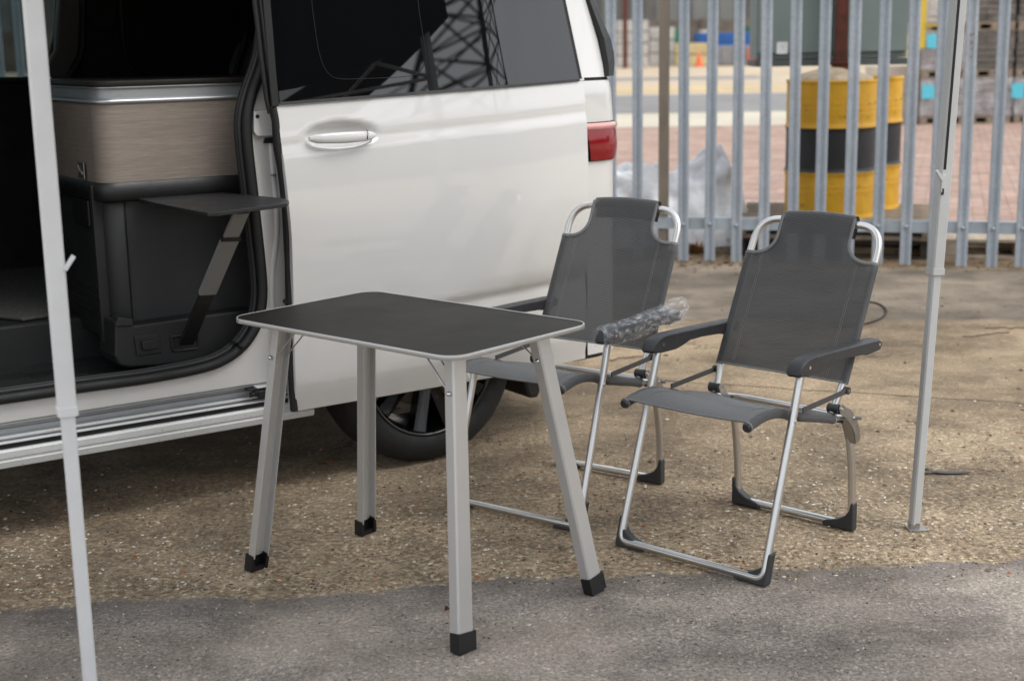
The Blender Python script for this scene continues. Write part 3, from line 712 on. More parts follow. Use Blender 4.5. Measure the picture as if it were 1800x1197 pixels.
# roller carriage in the rail
a = vp(450, 690, -.01)
b = MB(); b.box((a[0] + .04, -.012, a[1] - .004), (.075, .03, .026), bev=.005); b.box((a[0] + .005, -.014, a[1] + .004), (.03, .02, .012), bev=.003)
b.tube([Vector((a[0] - .02, -.016, a[1] - .002)), Vector((a[0] + .01, -.016, a[1] - .004))], .007, 10); b.tube([Vector((a[0] - .022, -.02, a[1] + .004)), Vector((a[0] - .022, -.02, a[1] - .010))], .006, 10)
b.box((a[0] + .02, -.005, a[1] + .014), (.10, .035, .004)); b.build('roller_carriage', 'black_plastic', door)
b = MB(); b.box((a[0] + .045, -.008, a[1] + .0175), (.09, .03, .003), bev=.001); b.build('carriage_plate', 'white_sill', door)
# underbody
b = MB(); b.box((-1.1, .93, .29), (3.9, 1.5, .06)); b.box((.55, .93, .33), (.6, 1.4, .06)); b.box((-.9, .5, .23), (1.2, .12, .06)); b.tube([(-2.6, 1.2, .22), (-.6, 1.2, .22), (-.3, 1.0, .26)], .03, 10); b.build('underbody', 'darkest_trim', van)
# wheel arch liner
b = MB(); b.grid([[Vector((.065 + .42 * math.cos(R(a)), y, .345 + .42 * math.sin(R(a)))) for a in range(5, 176, 9)] for y in (.005, .5)]); b.build('wheel_arch_liner', 'darkest_trim', van)
b = MB(); b.prism([(vp(905, 640, .08)[0], .42), (vp(898, 655, .08)[0] + .0, .30), (.50, .165), (.545, .160), (.56, .20), (.56, .42)], .03, .26); b.build('mud_flap', 'black_plastic', van, bevel=.012)

# --- rear wheels (and the far side)
def make_wheel(cx, flip=False):
    w = bpy.data.objects.new('wheel', None); COL.objects.link(w); w.parent = van; w.location = (cx, 0 if not flip else 1.72, .359); w.scale = (1.042, 1.0, 1.042); w.rotation_euler = (0, 0, math.pi if flip else 0)
    b = MB(); pr = [(.243, .020), (.252, .006), (.275, .0), (.300, .002), (.318, .010), (.331, .022), (.339, .034)]
    gro = [.060, .095, .135, .175]
    y = .034
    for g_ in gro: pr += [(.344, g_ - .006), (.344, g_ - .0055), (.334, g_ - .004), (.334, g_ + .004), (.344, g_ + .0055)]
    pr += [(.341, .195), (.335, .208), (.322, .225), (.300, .234), (.27, .235), (.245, .215)]
    b.lathe(pr, (0, 0, 0), 96, 'y', False); b.build('tyre', 'tyre_rubber', w)
    b = MB(); b.lathe([(.243, .020), (.249, .012), (.247, .007), (.240, .009), (.236, .018), (.228, .030), (.222, .05), (.212, .10), (.212, .22)], (0, 0, 0), 72, 'y', False)
    for i in range(5):
        for off, wd_ in ((-.20, .030), (.20, .030)):
            a = R(-90 + 4 + 72 * i) + off * .9
            a2 = R(-90 + 4 + 72 * i) + off * 1.35
            ca, sa = math.cos(a), math.sin(a)
            p0 = Vector((math.cos(a - off * .55) * .045, .045, math.sin(a - off * .55) * .045)); p1 = Vector((math.cos(a2) * .233, .020, math.sin(a2) * .233))
            d = (p1 - p0).normalized(); s_ = Vector((-d.z, 0, d.x)).normalized()
            wa_, wb_ = .017, .026
            q = [p0 - s_ * wa_, p0 + s_ * wa_, p1 + s_ * wb_, p1 - s_ * wb_]
            ridge0, ridge1 = p0 + Vector((0, -.022, 0)) + s_ * wa_ * .5, p1 + Vector((0, -.010, 0)) + s_ * wb_ * .6
            bk = [v + Vector((0, .045, 0)) for v in q]
            b.add(q + [ridge0, ridge1] + bk, [(0, 4, 5, 3), (4, 1, 2, 5), (0, 3, 9, 6), (1, 7, 8, 2), (3, 5, 2, 8, 9), (0, 6, 7, 1, 4)])
    b.lathe([(0, .008), (.03, .008), (.034, .014), (.06, .020), (.075, .035), (.08, .07)], (0, 0, 0), 32, 'y', False)
    b.build('rim', 'gloss_black', w)
    b = MB(); b.lathe([(.07, .088), (.155, .088), (.155, .11), (.07, .11)], (0, 0, 0), 48, 'y'); b.box((.12, .095, .06), (.10, .05, .13), bev=.01); b.build('brake_disc', 'brake_metal', w)
    return w
WX = .072
make_wheel(WX); make_wheel(WX, True); make_wheel(WX - 3.0); make_wheel(WX - 3.0, True)

# --- outer shell: front side, roof, far side, nose (mostly out of the picture)
b = MB()
b.prism([(-1.62, .388), (-1.62, 1.80), (-2.75, 1.75), (-2.75, 1.27), (-3.9, 1.12), (-4.0, .80), (-4.0, .55), (-3.5, .55), (-3.35, .72), (-3.0, .78), (-2.65, .72), (-2.5, .40)], -.004, .05); b.build('front_side', 'white_paint', van, bevel=.01)
b = MB(); b.box((-1.0, .87, 1.86), (3.7, 1.52, .05)); b.bar((-2.8, .87, 1.84), (-3.9, .87, 1.14), 1.5, .03, (0, 1, 0)); b.build('roof', 'white_paint', van, bevel=.01)
b = MB(); b.box((-.05, .10, 1.82), (2.2, .10, .10)); b.box((-.6, .12, 1.83), (2.4, .1, .06)); b.build('roof_rail', 'white_paint', van, bevel=.01)
b = MB(); b.box((-3.98, .87, .75), (.06, 1.6, .75)); b.build('nose', 'white_paint', van, bevel=.02)
# far side wall with the front passenger window
FY = 1.69
b = MB()
fx = vp(97, 60, FY)[0]; wz = vp(60, 142, FY)[1]
b.box((-1.5, FY, (wz + .3) / 2), (4.8, .04, wz - .3)); b.box((-.9, FY, 1.83), (3.6, .04, .10))
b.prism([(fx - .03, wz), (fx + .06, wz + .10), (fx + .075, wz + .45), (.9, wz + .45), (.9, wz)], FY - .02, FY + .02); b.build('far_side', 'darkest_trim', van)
b = MB(); b.prism([(-2.9, wz), (fx - .03, wz), (fx + .06, wz + .10), (fx + .075, wz + .45), (-2.5, wz + .45)], FY + .0, FY + .005); b.build('passenger_window', 'tinted_glass', van)
b = MB(); wl = [vp(px, py, FY - .03) for px, py in ((-40, 142), (50, 142), (72, 132), (90, 105), (100, 60), (103, 0), (103, -60))]
b.tube(fillet([Vector((x, FY - .03, z)) for x, z in wl], .03, 3), .014, 8); b.build('window_seal', 'black_rubber', van)
# interior: pillar trims, headliner, partition, floor
b = MB(); A_ = vps(((104, -60), (104, 0), (98, 90), (72, 134), (115, 140), (140, 95), (143, 0), (146, -60)), FY - .08); b.prism(A_, FY - .08, FY - .03); b.build('pillar_trim', 'grey_trim', van, bevel=.01)
A_ = [Vector((x, FY - .1, z)) for x, z in vps(((120, 138), (138, 112), (146, 85), (147, 0), (147, -60)), FY - .1)]
b = MB(); b.tube(fillet(A_, .03, 3), .012, 8); b.build('belt_line', 'black_rubber', van)
b = MB(); A_ = vps(((152, -60), (150, 60), (150, 140), (480, 140), (480, -60)), FY - .09); b.prism(A_, FY - .09, FY - .05); b.build('rear_side_trim', 'darkest_trim', van)
b = MB(); A_ = [Vector((x, FY - .1, z)) for x, z in vps(((212, -60), (213, 20), (218, 90), (235, 128), (270, 139), (400, 138)), FY - .1)]; b.tube(fillet(A_, .06, 4), .009, 8); b.build('blind_edge', 'dark_trim', van)
b = MB(); A_ = vps(((170, -40), (205, -40), (205, 57), (170, 57)), FY - .1); b.prism(A_, FY - .105, FY - .09); b.build('vent_panel', 'darkest_trim', van, bevel=.004)
b = MB(); A_ = vps(((398, 136), (400, 115), (410, 85), (422, 70), (440, 66), (452, 70), (452, 136)), 1.3); b.prism(A_, 1.24, 1.30); b.build('seat_back', 'grey_trim', van, bevel=.02)
b = MB(); A_ = [Vector((x, 1.22, z)) for x, z in vps(((432, 60), (428, 85), (418, 110), (412, 136)), 1.22)]; b.tube(A_, .012, 6); b.build('seat_belt', 'black_rubber', van)
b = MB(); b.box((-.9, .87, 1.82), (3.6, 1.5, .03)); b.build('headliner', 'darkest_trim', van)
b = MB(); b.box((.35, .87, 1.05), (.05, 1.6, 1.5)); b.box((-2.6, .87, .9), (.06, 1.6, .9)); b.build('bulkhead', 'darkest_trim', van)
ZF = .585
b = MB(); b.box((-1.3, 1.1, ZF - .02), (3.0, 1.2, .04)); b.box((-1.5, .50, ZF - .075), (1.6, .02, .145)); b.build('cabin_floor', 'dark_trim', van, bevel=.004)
b = MB(); cp = [vz(px, py, ZF + .012) for px, py in ((-80, 556), (0, 556), (40, 560), (92, 552), (120, 545), (100, 480), (60, 440), (-80, 440))]
b.prism(cp, ZF + .003, ZF + .014, 'xy'); b.build('carpet_mat', 'carpet', van, bevel=.003)
b = MB(); b.box((-1.78, .27, .437), (2.6, .46, .02)); b.box((-1.78, .055, .445), (2.6, .035, .03), bev=.006); st = b.build('door_step', 'dark_trim', van)
for px in (0, 55, 105, 155, 205, 255, 300):
    x, y = vz(px + 20, 662 - px * .07, .449)
    b = MB()
    for k in range(7): b.box((x, y - .03 + k * .012, .449), (.085, .005, .004))
    b.build('step_tread', 'black_plastic', st)
# front seat base silhouette in the dark
b = MB(); b.box((-1.75, 1.0, .85), (.5, .5, .5), bev=.06); b.box((-1.52, 1.0, 1.25), (.14, .48, .6), bev=.05); b.build('front_seat', 'darkest_trim', van)

# --- kitchen unit
KY = .15
def kpath(off=0., x1=-.38, depth=.62, r=.065, xc=-1.008):
    xc -= off; y0 = KY - off
    p = [Vector((x1, y0, 0))] + [Vector((xc + r - r * math.sin(R(a)), y0 + r - r * math.cos(R(a)), 0)) for a in range(0, 91, 10)] + [Vector((xc - .01, y0 + depth, 0))]
    return p
def kband(name, mat, z0, z1, off=0., par=None, prof=None, **kw):
    prof = prof or [(z0, off), (z1, off)]
    b = MB(); rows = [[Vector((v.x, v.y, z)) for v in kpath(o_, **kw)] for z, o_ in prof]
    b.grid(rows)
    top = [Vector((v.x, v.y, prof[-1][0])) for v in kpath(prof[-1][1], **kw)]; bot = [Vector((v.x, v.y, prof[0][0])) for v in kpath(prof[0][1], **kw)]
    b.add(top + [Vector((top[0].x, .77, top[0].z))], [tuple(range(len(top) + 1))]); b.add(bot + [Vector((bot[0].x, .77, bot[0].z))], [tuple(range(len(bot) + 1))])
    return b.build(name, mat, par, fix=True)
kit = kband('kitchen_unit', 'black_plastic', 0, 0, prof=[(1.000, .004), (1.006, .012), (1.05, .010), (1.058, .004)], par=van)
kband('wood_panel', 'reed_wood', 1.0585, 1.300, 0, kit)
kband('silver_rail', 'satin_silver', 0, 0, prof=[(1.3005, .004), (1.306, .008), (1.312, .006), (1.317, -.004)], par=kit)
kband('grey_channel', 'brushed_silver', 0, 0, prof=[(1.3172, -.004), (1.346, -.006)], par=kit)
kband('silver_rail', 'satin_silver', 0, 0, prof=[(1.3462, .0), (1.350, .003), (1.354, -.001)], par=kit)
kband('worktop', 'black_laminate', 0, 0, prof=[(1.3545, .006), (1.366, .008), (1.370, .004)], par=kit)
# base: rounded column, dark door panel, plinth
cx1 = vp(226, 480, KY)[0]
kband('base_column', 'dark_trim', 0, 0, prof=[(.555, -.012), (.575, -.008), (.985, -.008), (.9995, -.014)], par=kit, x1=cx1)
b = MB(); b.box(((cx1 - .44) / 2, KY + .03, .79), (-.44 - cx1 - .008, .03, .415), bev=.004); b.build('cabinet_door', 'brushed_black', kit)
b = MB(); b.box((-.75, KY + .06, .80), (.55, .02, .50)); b.build('cabinet_back', 'darkest_trim', kit)
# slots of the column's front side and door outline
for k in range(4):
    z = .715 - k * .028
    b = MB(); b.box((-1.0055 , KY + .26, z), (.006, .26, .005)); b.build('vent_slot', 'darkest_trim', kit)
b = MB(); b.tube([Vector((-1.0015, KY + .09, zz_)) for zz_ in (.60, .93)], .003, 6); b.tube([Vector((-1.0015, KY + .09, .93)), Vector((-1.0025, KY + .35, .95))], .003, 6); b.build('column_seam', 'darkest_trim', kit)
b = MB(); b.box((-1.014, KY + .20, .955), (.012, .16, .085), bev=.006); b.build('drawer_pull', 'black_plastic', kit)
P_ = [vp(px, py, KY - .03) for px, py in ((198, 562), (198, 625), (206, 641), (222, 645), (300, 640), (380, 628), (430, 600), (452, 570), (455, 540), (380, 549), (232, 570))]
b = MB(); b.prism(P_, KY - .05, KY + .1); pln = b.build('plinth', 'dark_trim', kit, bevel=.008)
P_ = [vp(px, py, KY - .03) for px, py in ((196, 566), (196, 576), (228, 579), (232, 590), (234, 570))]
b = MB(); b.prism(vps(((205, 556), (232, 560), (232, 572), (200, 574)), KY - .04), KY - .055, KY); b.build('column_foot', 'dark_trim', kit, bevel=.004)
b = MB(); b.prism(vps(((235, 590), (280, 586), (284, 620), (240, 626)), KY - .05), KY - .056, KY - .05); b.build('socket_plate', 'satin_black', pln, bevel=.003)
b = MB(); b.prism(vps(((247, 599), (276, 596), (278, 612), (250, 616)), KY - .056), KY - .066, KY - .056); b.build('socket_flap', 'black_plastic', pln, bevel=.003)
fr = vps(((300, 592), (347, 586), (349, 612), (303, 617)), KY - .05)
b = MB(); b.tube(fillet([Vector((x, KY - .053, z)) for x, z in fr + [fr[0]]], .01, 3), .004, 6); b.build('leg_socket', 'satin_black', pln)
b = MB(); b.prism(vps(((307, 596), (341, 592), (342, 607), (309, 612)), KY - .052), KY - .054, KY - .048); b.build('leg_recess', 'darkest_trim', pln)
# logo plate on the wood panel's short side: embossed square with a cut corner
x, z = vp(140, 305, KY + .14); ex = -1.0195
b = MB(); b.box((ex, KY + .155, 1.091), (.004, .062, .05), bev=.001); lg = b.build('badge_plate', 'steel_link', kit)
b = MB(); b.prism([(KY + .178, 1.108), (KY + .178, 1.082), (KY + .150, 1.082)], ex - .005, ex - .0022, 'yz'); b.prism([(KY + .138, 1.080), (KY + .158, 1.095), (KY + .138, 1.086)], ex - .005, ex - .0022, 'yz'); b.build('badge_relief', 'satin_silver', lg)
# fold-out table
ZT = 1.006
pt = [vz(px, py, ZT) for px, py in ((243, 349), (392, 338), (500, 349), (508, 353), (505, 357), (385, 373), (365, 374), (345, 371), (275, 357))]
b = MB(); b.prism(pt, ZT - .012, ZT, 'xy'); ft = b.build('folding_shelf', 'satin_black', van, bevel=.002)
a0, a1 = vz(240, 347, ZT), vz(392, 337, ZT)
b = MB(); b.bar((a0[0], a0[1], ZT + .003), (a1[0], a1[1], ZT + .003), .012, .005); b.build('hinge_strip', 'satin_silver', ft)
top = Vector((*vz(425, 371, ZT - .013), ZT - .013)); bx, bz = vp(327, 604, KY - .05); bot = Vector((bx, KY - .05, bz))
D_ = bot - top
def seg(name, mat, f0, f1, w_, h_, par=ft): 
    b = MB(); b.bar(top + D_ * f0, top + D_ * f1, w_, h_, (1, 0, 0), bev=.0015); return b.build(name, mat, par)
leg = seg('shelf_leg', 'arm_silver', .0, .19, .050, .010)
seg('leg_collar', 'black_plastic', .178, .20, .062, .020, leg); seg('leg_sleeve', 'arm_silver', .2, .60, .056, .016, leg); seg('leg_foot', 'satin_black', .60, 1.0, .048, .014, leg)
b = MB()
for k in range(5): b.box(top + Vector((-.016 + k * .008, -.004, -.004)), (.004, .01, .008))
b.build('leg_teeth', 'black_plastic', leg)

# ================================================================== CAMPING TABLE
TC = Vector((-.2805, 3.751, 0)); TY = -.7254; TH = .745
tab = empty('camping_table', TC, TY, label='camping table with black top, silver rim and four splayed aluminium legs', cat='table')
b = MB(); pr = rrect(.845, .530, .055, 8); b.prism(pr, TH - .011, TH - .001, 'xy'); top_o = b.build('tabletop', 'black_laminate', tab)
for q in ('a',):
    out_ = rrect(.849, .534, .057, 8); inn = rrect(.841, .526, .053, 8); n_ = len(out_)
    ring = [[Vector((*inn[i % n_], TH)) for i in range(n_ + 1)], [Vector((*((Vector(out_[i % n_]) * .7 + Vector(inn[i % n_]) * .3)), TH + .0012)) for i in range(n_ + 1)], [Vector((*out_[i % n_], TH - .001)) for i in range(n_ + 1)], [Vector((*out_[i % n_], TH - .0115)) for i in range(n_ + 1)], [Vector((*inn[i % n_], TH - .0125)) for i in range(n_ + 1)]]
    b = MB(); b.grid(ring); b.build('table_rim', 'anodised', tab, fix=False)
feetp = {(1, -1): (.425, -.248), (1, 1): (.438, .262), (-1, -1): (-.442, -.212), (-1, 1): (-.420, .195)}
for (sx, sy), (fx_, fy_) in feetp.items():
    tp = Vector((sx * .338, sy * .155, TH - .012)); ft_ = Vector((fx_, fy_, 0.0)); d = (ft_ - tp).normalized()
    # channel section: web outward (sx), flanges pointing inward
    ay = (Vector((0, 1, 0)) - d * d.y).normalized(); ax = ay.cross(d); ax = ax if ax.x > 0 else -ax
    hw_ = .027; dp = .027
    sec = [(-sx * dp, -hw_), (-sx * dp, -hw_ - .0), (0, -hw_), (sx * .004, -hw_ + .005), (sx * .004, hw_ - .005), (0, hw_), (-sx * dp, hw_), (-sx * dp, hw_ - .0035), (-sx * .004, hw_ - .0035), (-sx * .002, hw_ * .45), (-sx * .006, hw_ * .38), (-sx * .006, -hw_ * .38), (-sx * .002, -hw_ * .45), (-sx * .004, -hw_ + .0035), (-sx * dp, -hw_ + .0035)]
    sec = sec[2:] + [sec[0]]
    L_ = (ft_ - tp).length - .045
    ringv = lambda s_: [tp + d * s_ + ax * (u_ + sx * .0) + ay * v_ * (.92 + .08 * s_ / L_) for u_, v_ in sec]
    r0, r1 = ringv(0), ringv(L_); n_ = len(sec); b = MB()
    b.add(r0 + r1, [(i, (i + 1) % n_, (i + 1) % n_ + n_, i + n_) for i in range(n_)] + [tuple(range(n_)), tuple(range(2 * n_ - 1, n_ - 1, -1))])
    lg = b.build('leg', 'anodised', tab, bevel=.0012)
    # foot cap: open-backed shoe
    b = MB(); s0 = ft_ - d * .052
    def P2(base, u_, v_): return base + ax * u_ + ay * v_
    e1 = ft_ - d * (.004)
    capo = [(sx * .008, -hw_ - .0035), (sx * .008, hw_ + .0035), (-sx * .024, hw_ + .0035), (-sx * .024, hw_ - .007), (-sx * .0, hw_ - .007), (-sx * .0, -hw_ + .007), (-sx * .024, -hw_ + .007), (-sx * .024, -hw_ - .0035)]
    ra = [P2(s0, *q) for q in capo]
    rb = []
    for q in capo:
        v = P2(e1, *q); v.z = max(.001, min(v.z, .012)); v -= d * 0; rb.append(v)
    n_ = 8; b.add(ra + rb, [(i, (i + 1) % n_, (i + 1) % n_ + n_, i + n_) for i in range(n_)] + [tuple(range(n_)), tuple(range(2 * n_ - 1, n_ - 1, -1))])
    b2 = [P2(e1, u_, v_) for u_, v_ in ((sx * .004, -hw_ + .002), (sx * .004, hw_ - .002), (-sx * .020, hw_ - .002), (-sx * .020, -hw_ + .002))]
    lo_ = [Vector((v.x, v.y, .0005)) for v in b2]; hi_ = [v - d * .014 for v in b2]
    b.add(hi_ + lo_, [(0, 1, 2, 3), (7, 6, 5, 4), (0, 4, 5, 1), (1, 5, 6, 2), (2, 6, 7, 3), (3, 7, 4, 0)])
    b.build('foot_cap', 'black_plastic', lg)
    # domed rivet and pair of wire struts
    rp = tp + d * (.105 if sy < 0 else .075) + ay * (-hw_ - .002) * 1.0 - ax * sx * .009
    b = MB(); rv = []
    for a in range(0, 100, 15): rv.append((.0065 * math.cos(R(a)), -.006 * math.sin(R(a))))
    b.lathe(rv, (0, 0, 0), 14, 'y', False); o = b.build('rivet', 'chrome', lg); o.location = rp
    rq = tp + d * (.105 if sy < 0 else .075)
    for sgn in (-1, 1):
        q0 = rq - ax * sx * .018 + ay * sgn * .019 + d * .0; q1 = Vector((sx * .338 - sx * .115, tp.y + sgn * .02, TH - .011))
        b = MB(); b.tube([q0, q1], .0023, 8); b.build('wire_strut', 'chrome', lg)

# ================================================================== FOLDING CHAIRS
def smooth_path(pts, n=5):
    pts = [Vector(p) for p in pts]; res = []
    P_ = [pts[0] * 2 - pts[1]] + pts + [pts[-1] * 2 - pts[-2]]
    for i in range(1, len(P_) - 2):
        a, b_, c_, d = P_[i - 1:i + 3]
        for k in range(n):
            t_ = k / n; res.append(.5 * ((2 * b_) + (c_ - a) * t_ + (2 * a - 5 * b_ + 4 * c_ - d) * t_ * t_ + (3 * b_ - a - 3 * c_ + d) * t_ ** 3))
    res.append(pts[-1]); return res
def make_chair():
    ch = empty('folding_chair', (0, 0, 0), 0)
    r = .0115
    # front U frame: armrest to ground and across
    P_ = [(-.243, -.100, .578), (-.247, -.262, .075), (-.247, -.280, .018), (.247, -.280, .018), (.247, -.262, .075), (.243, -.100, .578)]
    b = MB(); b.tube(fillet(P_, [.05, .075, .075, .05], 8), r, 14); ff = b.build('front_leg_frame', 'tube_alu', ch)
    # rear U frame
    P_ = [(-.203, .236, .330), (-.205, .262, .215), (-.204, .272, .10), (-.203, .270, .018), (.203, .270, .018), (.204, .272, .10), (.205, .262, .215), (.203, .236, .330)]
    b = MB(); b.tube(fillet(P_, [.06, .05, .075, .075, .05, .06], 8), r, 14); rf = b.build('rear_leg_frame', 'tube_alu', ch)
    # gusset feet
    for (hw_, y, par, lean) in ((.247, -.280, ff, 1), (.203, .270, rf, 0)):
        for s_ in (-1, 1):
            o_ = s_ * (hw_ + .0145); k = -s_
            poly = [(o_, .003), (o_, .090), (o_ + k * .010, .090), (o_ + k * .016, .064), (o_ + k * .030, .046), (o_ + k * .055, .032), (o_ + k * .100, .020), (o_ + k * .106, .010), (o_ + k * .10, .003)]
            b = MB()
            n_ = len(poly)
            sh = lambda z: (z * .30 if lean else 0)
            vs = [(x, y - .0145 + sh(z), z) for x, z in poly] + [(x, y + .0145 + sh(z), z) for x, z in poly]
            b.add(vs, [tuple(range(n_)), tuple(range(2 * n_ - 1, n_ - 1, -1))] + [(i, (i + 1) % n_, (i + 1) % n_ + n_, i + n_) for i in range(n_)])
            b.build('foot_cap', 'armrest_plastic', par, bevel=.005)
    # back tube
    by = lambda z: .140 + (z - .395) * (.386 - .140) / (.905 - .395)
    z5 = .912
    P_ = [(-.203, by(.395), .395), (-.214, by(.49), .49), (-.2155, by(.70), .70), (-.2155, by(z5), z5), (.2155, by(z5), z5), (.2155, by(.70), .70), (.214, by(.49), .49), (.203, by(.395), .395)]
    pp = fillet(P_, [.02, .02, .085, .085, .02, .02], 9)
    pp = [Vector((v.x, v.y, v.z + (.010 * (1 - (v.x / .13) ** 2) if v.z > .9 and abs(v.x) < .13 else 0))) for v in pp]
    b = MB(); b.tube(pp, r, 14); bt = b.build('back_frame', 'tube_alu', ch)
    # back panel: mesh fabric wrapped round the tubes
    zl, zh, zt = .478, .806, .9245
    nrm = Vector((0, -(.905 - .395), (.386 - .140))).normalized()       # out of the back, to the sitter
    def hwf(z):
        if z <= zh: return .2155
        if z >= zh + .056: return .1245
        k = (zh + .056 - z) / .056
        return .1905 - .066 * math.sqrt(max(0, 1 - k * k))
    zrow = [zl + (zh - zl) * i / 12 for i in range(13)] + [zh + .0006] + [zh + (zt - zh) * f for f in (.012, .03, .06, .10, .15, .21, .28, .36, .47, .6, .75, .88, 1.)]
    rows = []
    for z in zrow:
        hw_ = hwf(z); r_ = []; wrap = z <= zh
        arch = (.006 * max(0, (z - .85) / .07))
        sagd = .010 * math.sin(math.pi * min(1, (z - zl) / (zt - zl))) 
        cen = lambda x, u: Vector((x, by(z), z)) + nrm * u
        N_ = 22
        for k in range(N_ + 1):
            f_ = -1 + 2 * k / N_; x = f_ * hw_
            u = (r + .0022) - sagd * (1 - (x / .2155) ** 2)
            v = cen(x, u); v.z += arch * (1 - (f_) ** 2) + (.0035 * abs(f_) ** 3 if False else 0); r_.append(v)
        if wrap:
            L_ = [cen(-hw_ - (r + .0022) * math.sin(R(a)), (r + .0022) * math.cos(R(a))) for a in (200, 160, 120, 90, 60, 30)]
            Rr = [cen(hw_ + (r + .0022) * math.sin(R(a)), (r + .0022) * math.cos(R(a))) for a in (30, 60, 90, 120, 160, 200)]
        else:
            L_ = [r_[0].copy()] * 6; Rr = [r_[-1].copy()] * 6
        rows.append(L_ + r_ + Rr)
    # over the top tube and down behind
    last = rows[-1]; 
    for a in (35, 70, 105, 140, 180):
        off = nrm * ((r + .0022) * (math.cos(R(a)) - 1)) + Vector((0, .43, .9)).normalized() * ((r + .0022) * math.sin(R(a)))
        rows.append([v + off for v in last])
    rows.append([v + off + Vector((0, -.43, -.9)).normalized() * .055 for v in last])
    b = MB(); b.grid(rows); bp = b.build('back_panel', 'mesh_fabric', ch, fix=False)
    # stitched seams
    b = MB()
    for s_ in (-1, 1):
        for dx in (0, .0065):
            ps = []
            for i in range(13):
                z = zl + .012 + (zh - zl + .002) * i / 12; f_ = (.160 + dx) / .2155
                ps.append(Vector((s_ * (.160 + dx), by(z), z)) + nrm * (r + .0027 - .010 * math.sin(math.pi * min(1, (z - zl) / (zt - zl))) * (1 - f_ * f_)))
            b.tube(ps, .0006, 4)
    b.build('seam', 'stitch', bp)
    # piping round cut-outs and hem
    b = MB()
    def edge_pt(z, s_, u=.0035):
        return Vector((s_ * hwf(z), by(z), z)) + nrm * (r + u)
    def flat(pts, w_):
        # flat tape following pts, lying in the back plane
        rws = []
        for i, p in enumerate(pts):
            a = pts[max(0, i - 1)]; c_ = pts[min(len(pts) - 1, i + 1)]; t_ = (c_ - a).normalized(); s_ = t_.cross(nrm).normalized() * w_ / 2
            rws.append([p - s_, p - s_ * .6 + nrm * .0012, p + s_ * .6 + nrm * .0012, p + s_])
        b.grid(rws)
    for s_ in (-1, 1):
        ps = [Vector((s_ * .229, by(zh), zh + .001)) + nrm * (.004), Vector((s_ * .224, by(zh), zh)) + nrm * (r * .85), Vector((s_ * .2155, by(zh), zh)) + nrm * (r + .003), Vector((s_ * .198, by(zh), zh - .001)) + nrm * (r + .003)] + [edge_pt(zh + (zt - zh) * f, s_) for f in (.002, .006, .012, .03, .06, .10, .15, .21, .28, .36, .47, .6, .75, .88, 1.)]
        flat(ps, .0105); b.build('piping', 'piping', bp, fix=False); b = MB()
    ps = [Vector((-.229, by(zl), zl)) + nrm * .004] + [Vector((x, by(zl), zl)) + nrm * (r + .0028) for x in (-.2155, -.1, 0, .1, .2155)] + [Vector((.229, by(zl), zl)) + nrm * .004]
    flat(ps, .006)
    b.build('piping', 'piping', bp, fix=False)
    # seat side tubes in fabric sleeves
    sy_ = [(-.305, .449), (-.27, .456), (-.22, .462), (-.15, .454), (-.08, .431), (0, .412), (.08, .393), (.135, .379)]
    szf = lambda y: interp(sy_, y)
    st_ = MB()
    for s_ in (-1, 1):
        st_.tube(smooth_path([(s_ * .207, y, z) for y, z in sy_], 4), .0140, 12)
    seat = st_.build('seat_side_tube', 'mesh_fabric', ch)
    b = MB()
    for s_ in (-1, 1):
        b.tube([(s_ * .207, -.312, .4476), (s_ * .207, -.3135, .4473), (s_ * .207, -.318, .4465)], .0135, 12, rr=[.0138, .0138, .011])
        b.tube([(s_ * .207, -.10, szf(-.10)), (s_ * .207, -.065, szf(-.065))], .0158, 12)
    b.build('tube_cap', 'armrest_plastic', seat)
    b = MB()
    for s_ in (-1, 1): b.tube([(s_ * .207, .130, .3800), (s_ * .207, .139, .378)], .0152, 12); b.tube([(s_ * .207, -.311, .448), (s_ * .207, -.306, .449)], .0152, 12)
    b.build('sleeve_hem', 'piping', seat)
    # seat cloth, slightly slack
    rows = []
    for i in range(15):
        y = -.306 + .425 * i / 14; r_ = []
        for k in range(17):
            f_ = -1 + 2 * k / 16; x = f_ * .205; sag = (.011 + .006 * math.sin(math.pi * i / 14)) * (1 - f_ * f_)
            yy = y + (.018 * (1 - f_ * f_) if i == 0 else 0) 
            r_.append(Vector((x, yy, szf(y) + .0135 - sag)))
        rows.append(r_)
    b = MB(); b.grid(rows); b.grid([[v - Vector((0, 0, .002)) for v in r_] for r_ in rows], flip=True); sp = b.build('seat_panel', 'seat_fabric', ch, fix=False)
    b = MB(); b.tube([v + Vector((0, -.001, -.001)) for v in rows[0]], .0032, 8); b.build('piping', 'piping', sp); b = MB(); b.tube([v for v in rows[-1]], .0026, 8); b.build('piping', 'piping', sp)
    b = MB(); 
    for s_ in (-1, 1): b.tube([Vector((s_ * (.165 - .02 * max(0, (y + .2)) / .3), y, szf(y) + .0141 - (.013) * (1 - (.165 / .205) ** 2))) for y in (-.28, -.22, -.17, -.12, -.07)], .0007, 4)
    b.build('seam', 'stitch', sp)
    # rear cross bar, bare silver ends, hinge links
    b = MB(); b.tube([(-.207, .150, .379), (-.207, .200, .372)], .0100, 10); b.tube([(.207, .150, .379), (.207, .200, .372)], .0100, 10)
    b.tube(fillet([(-.214, .215, .368), (-.19, .215, .368), (-.16, .212, .372), (.16, .212, .372), (.19, .215, .368), (.214, .215, .368)], .02, 3), .0105, 12, rr=None); b.build('cross_bar', 'tube_alu', ch)
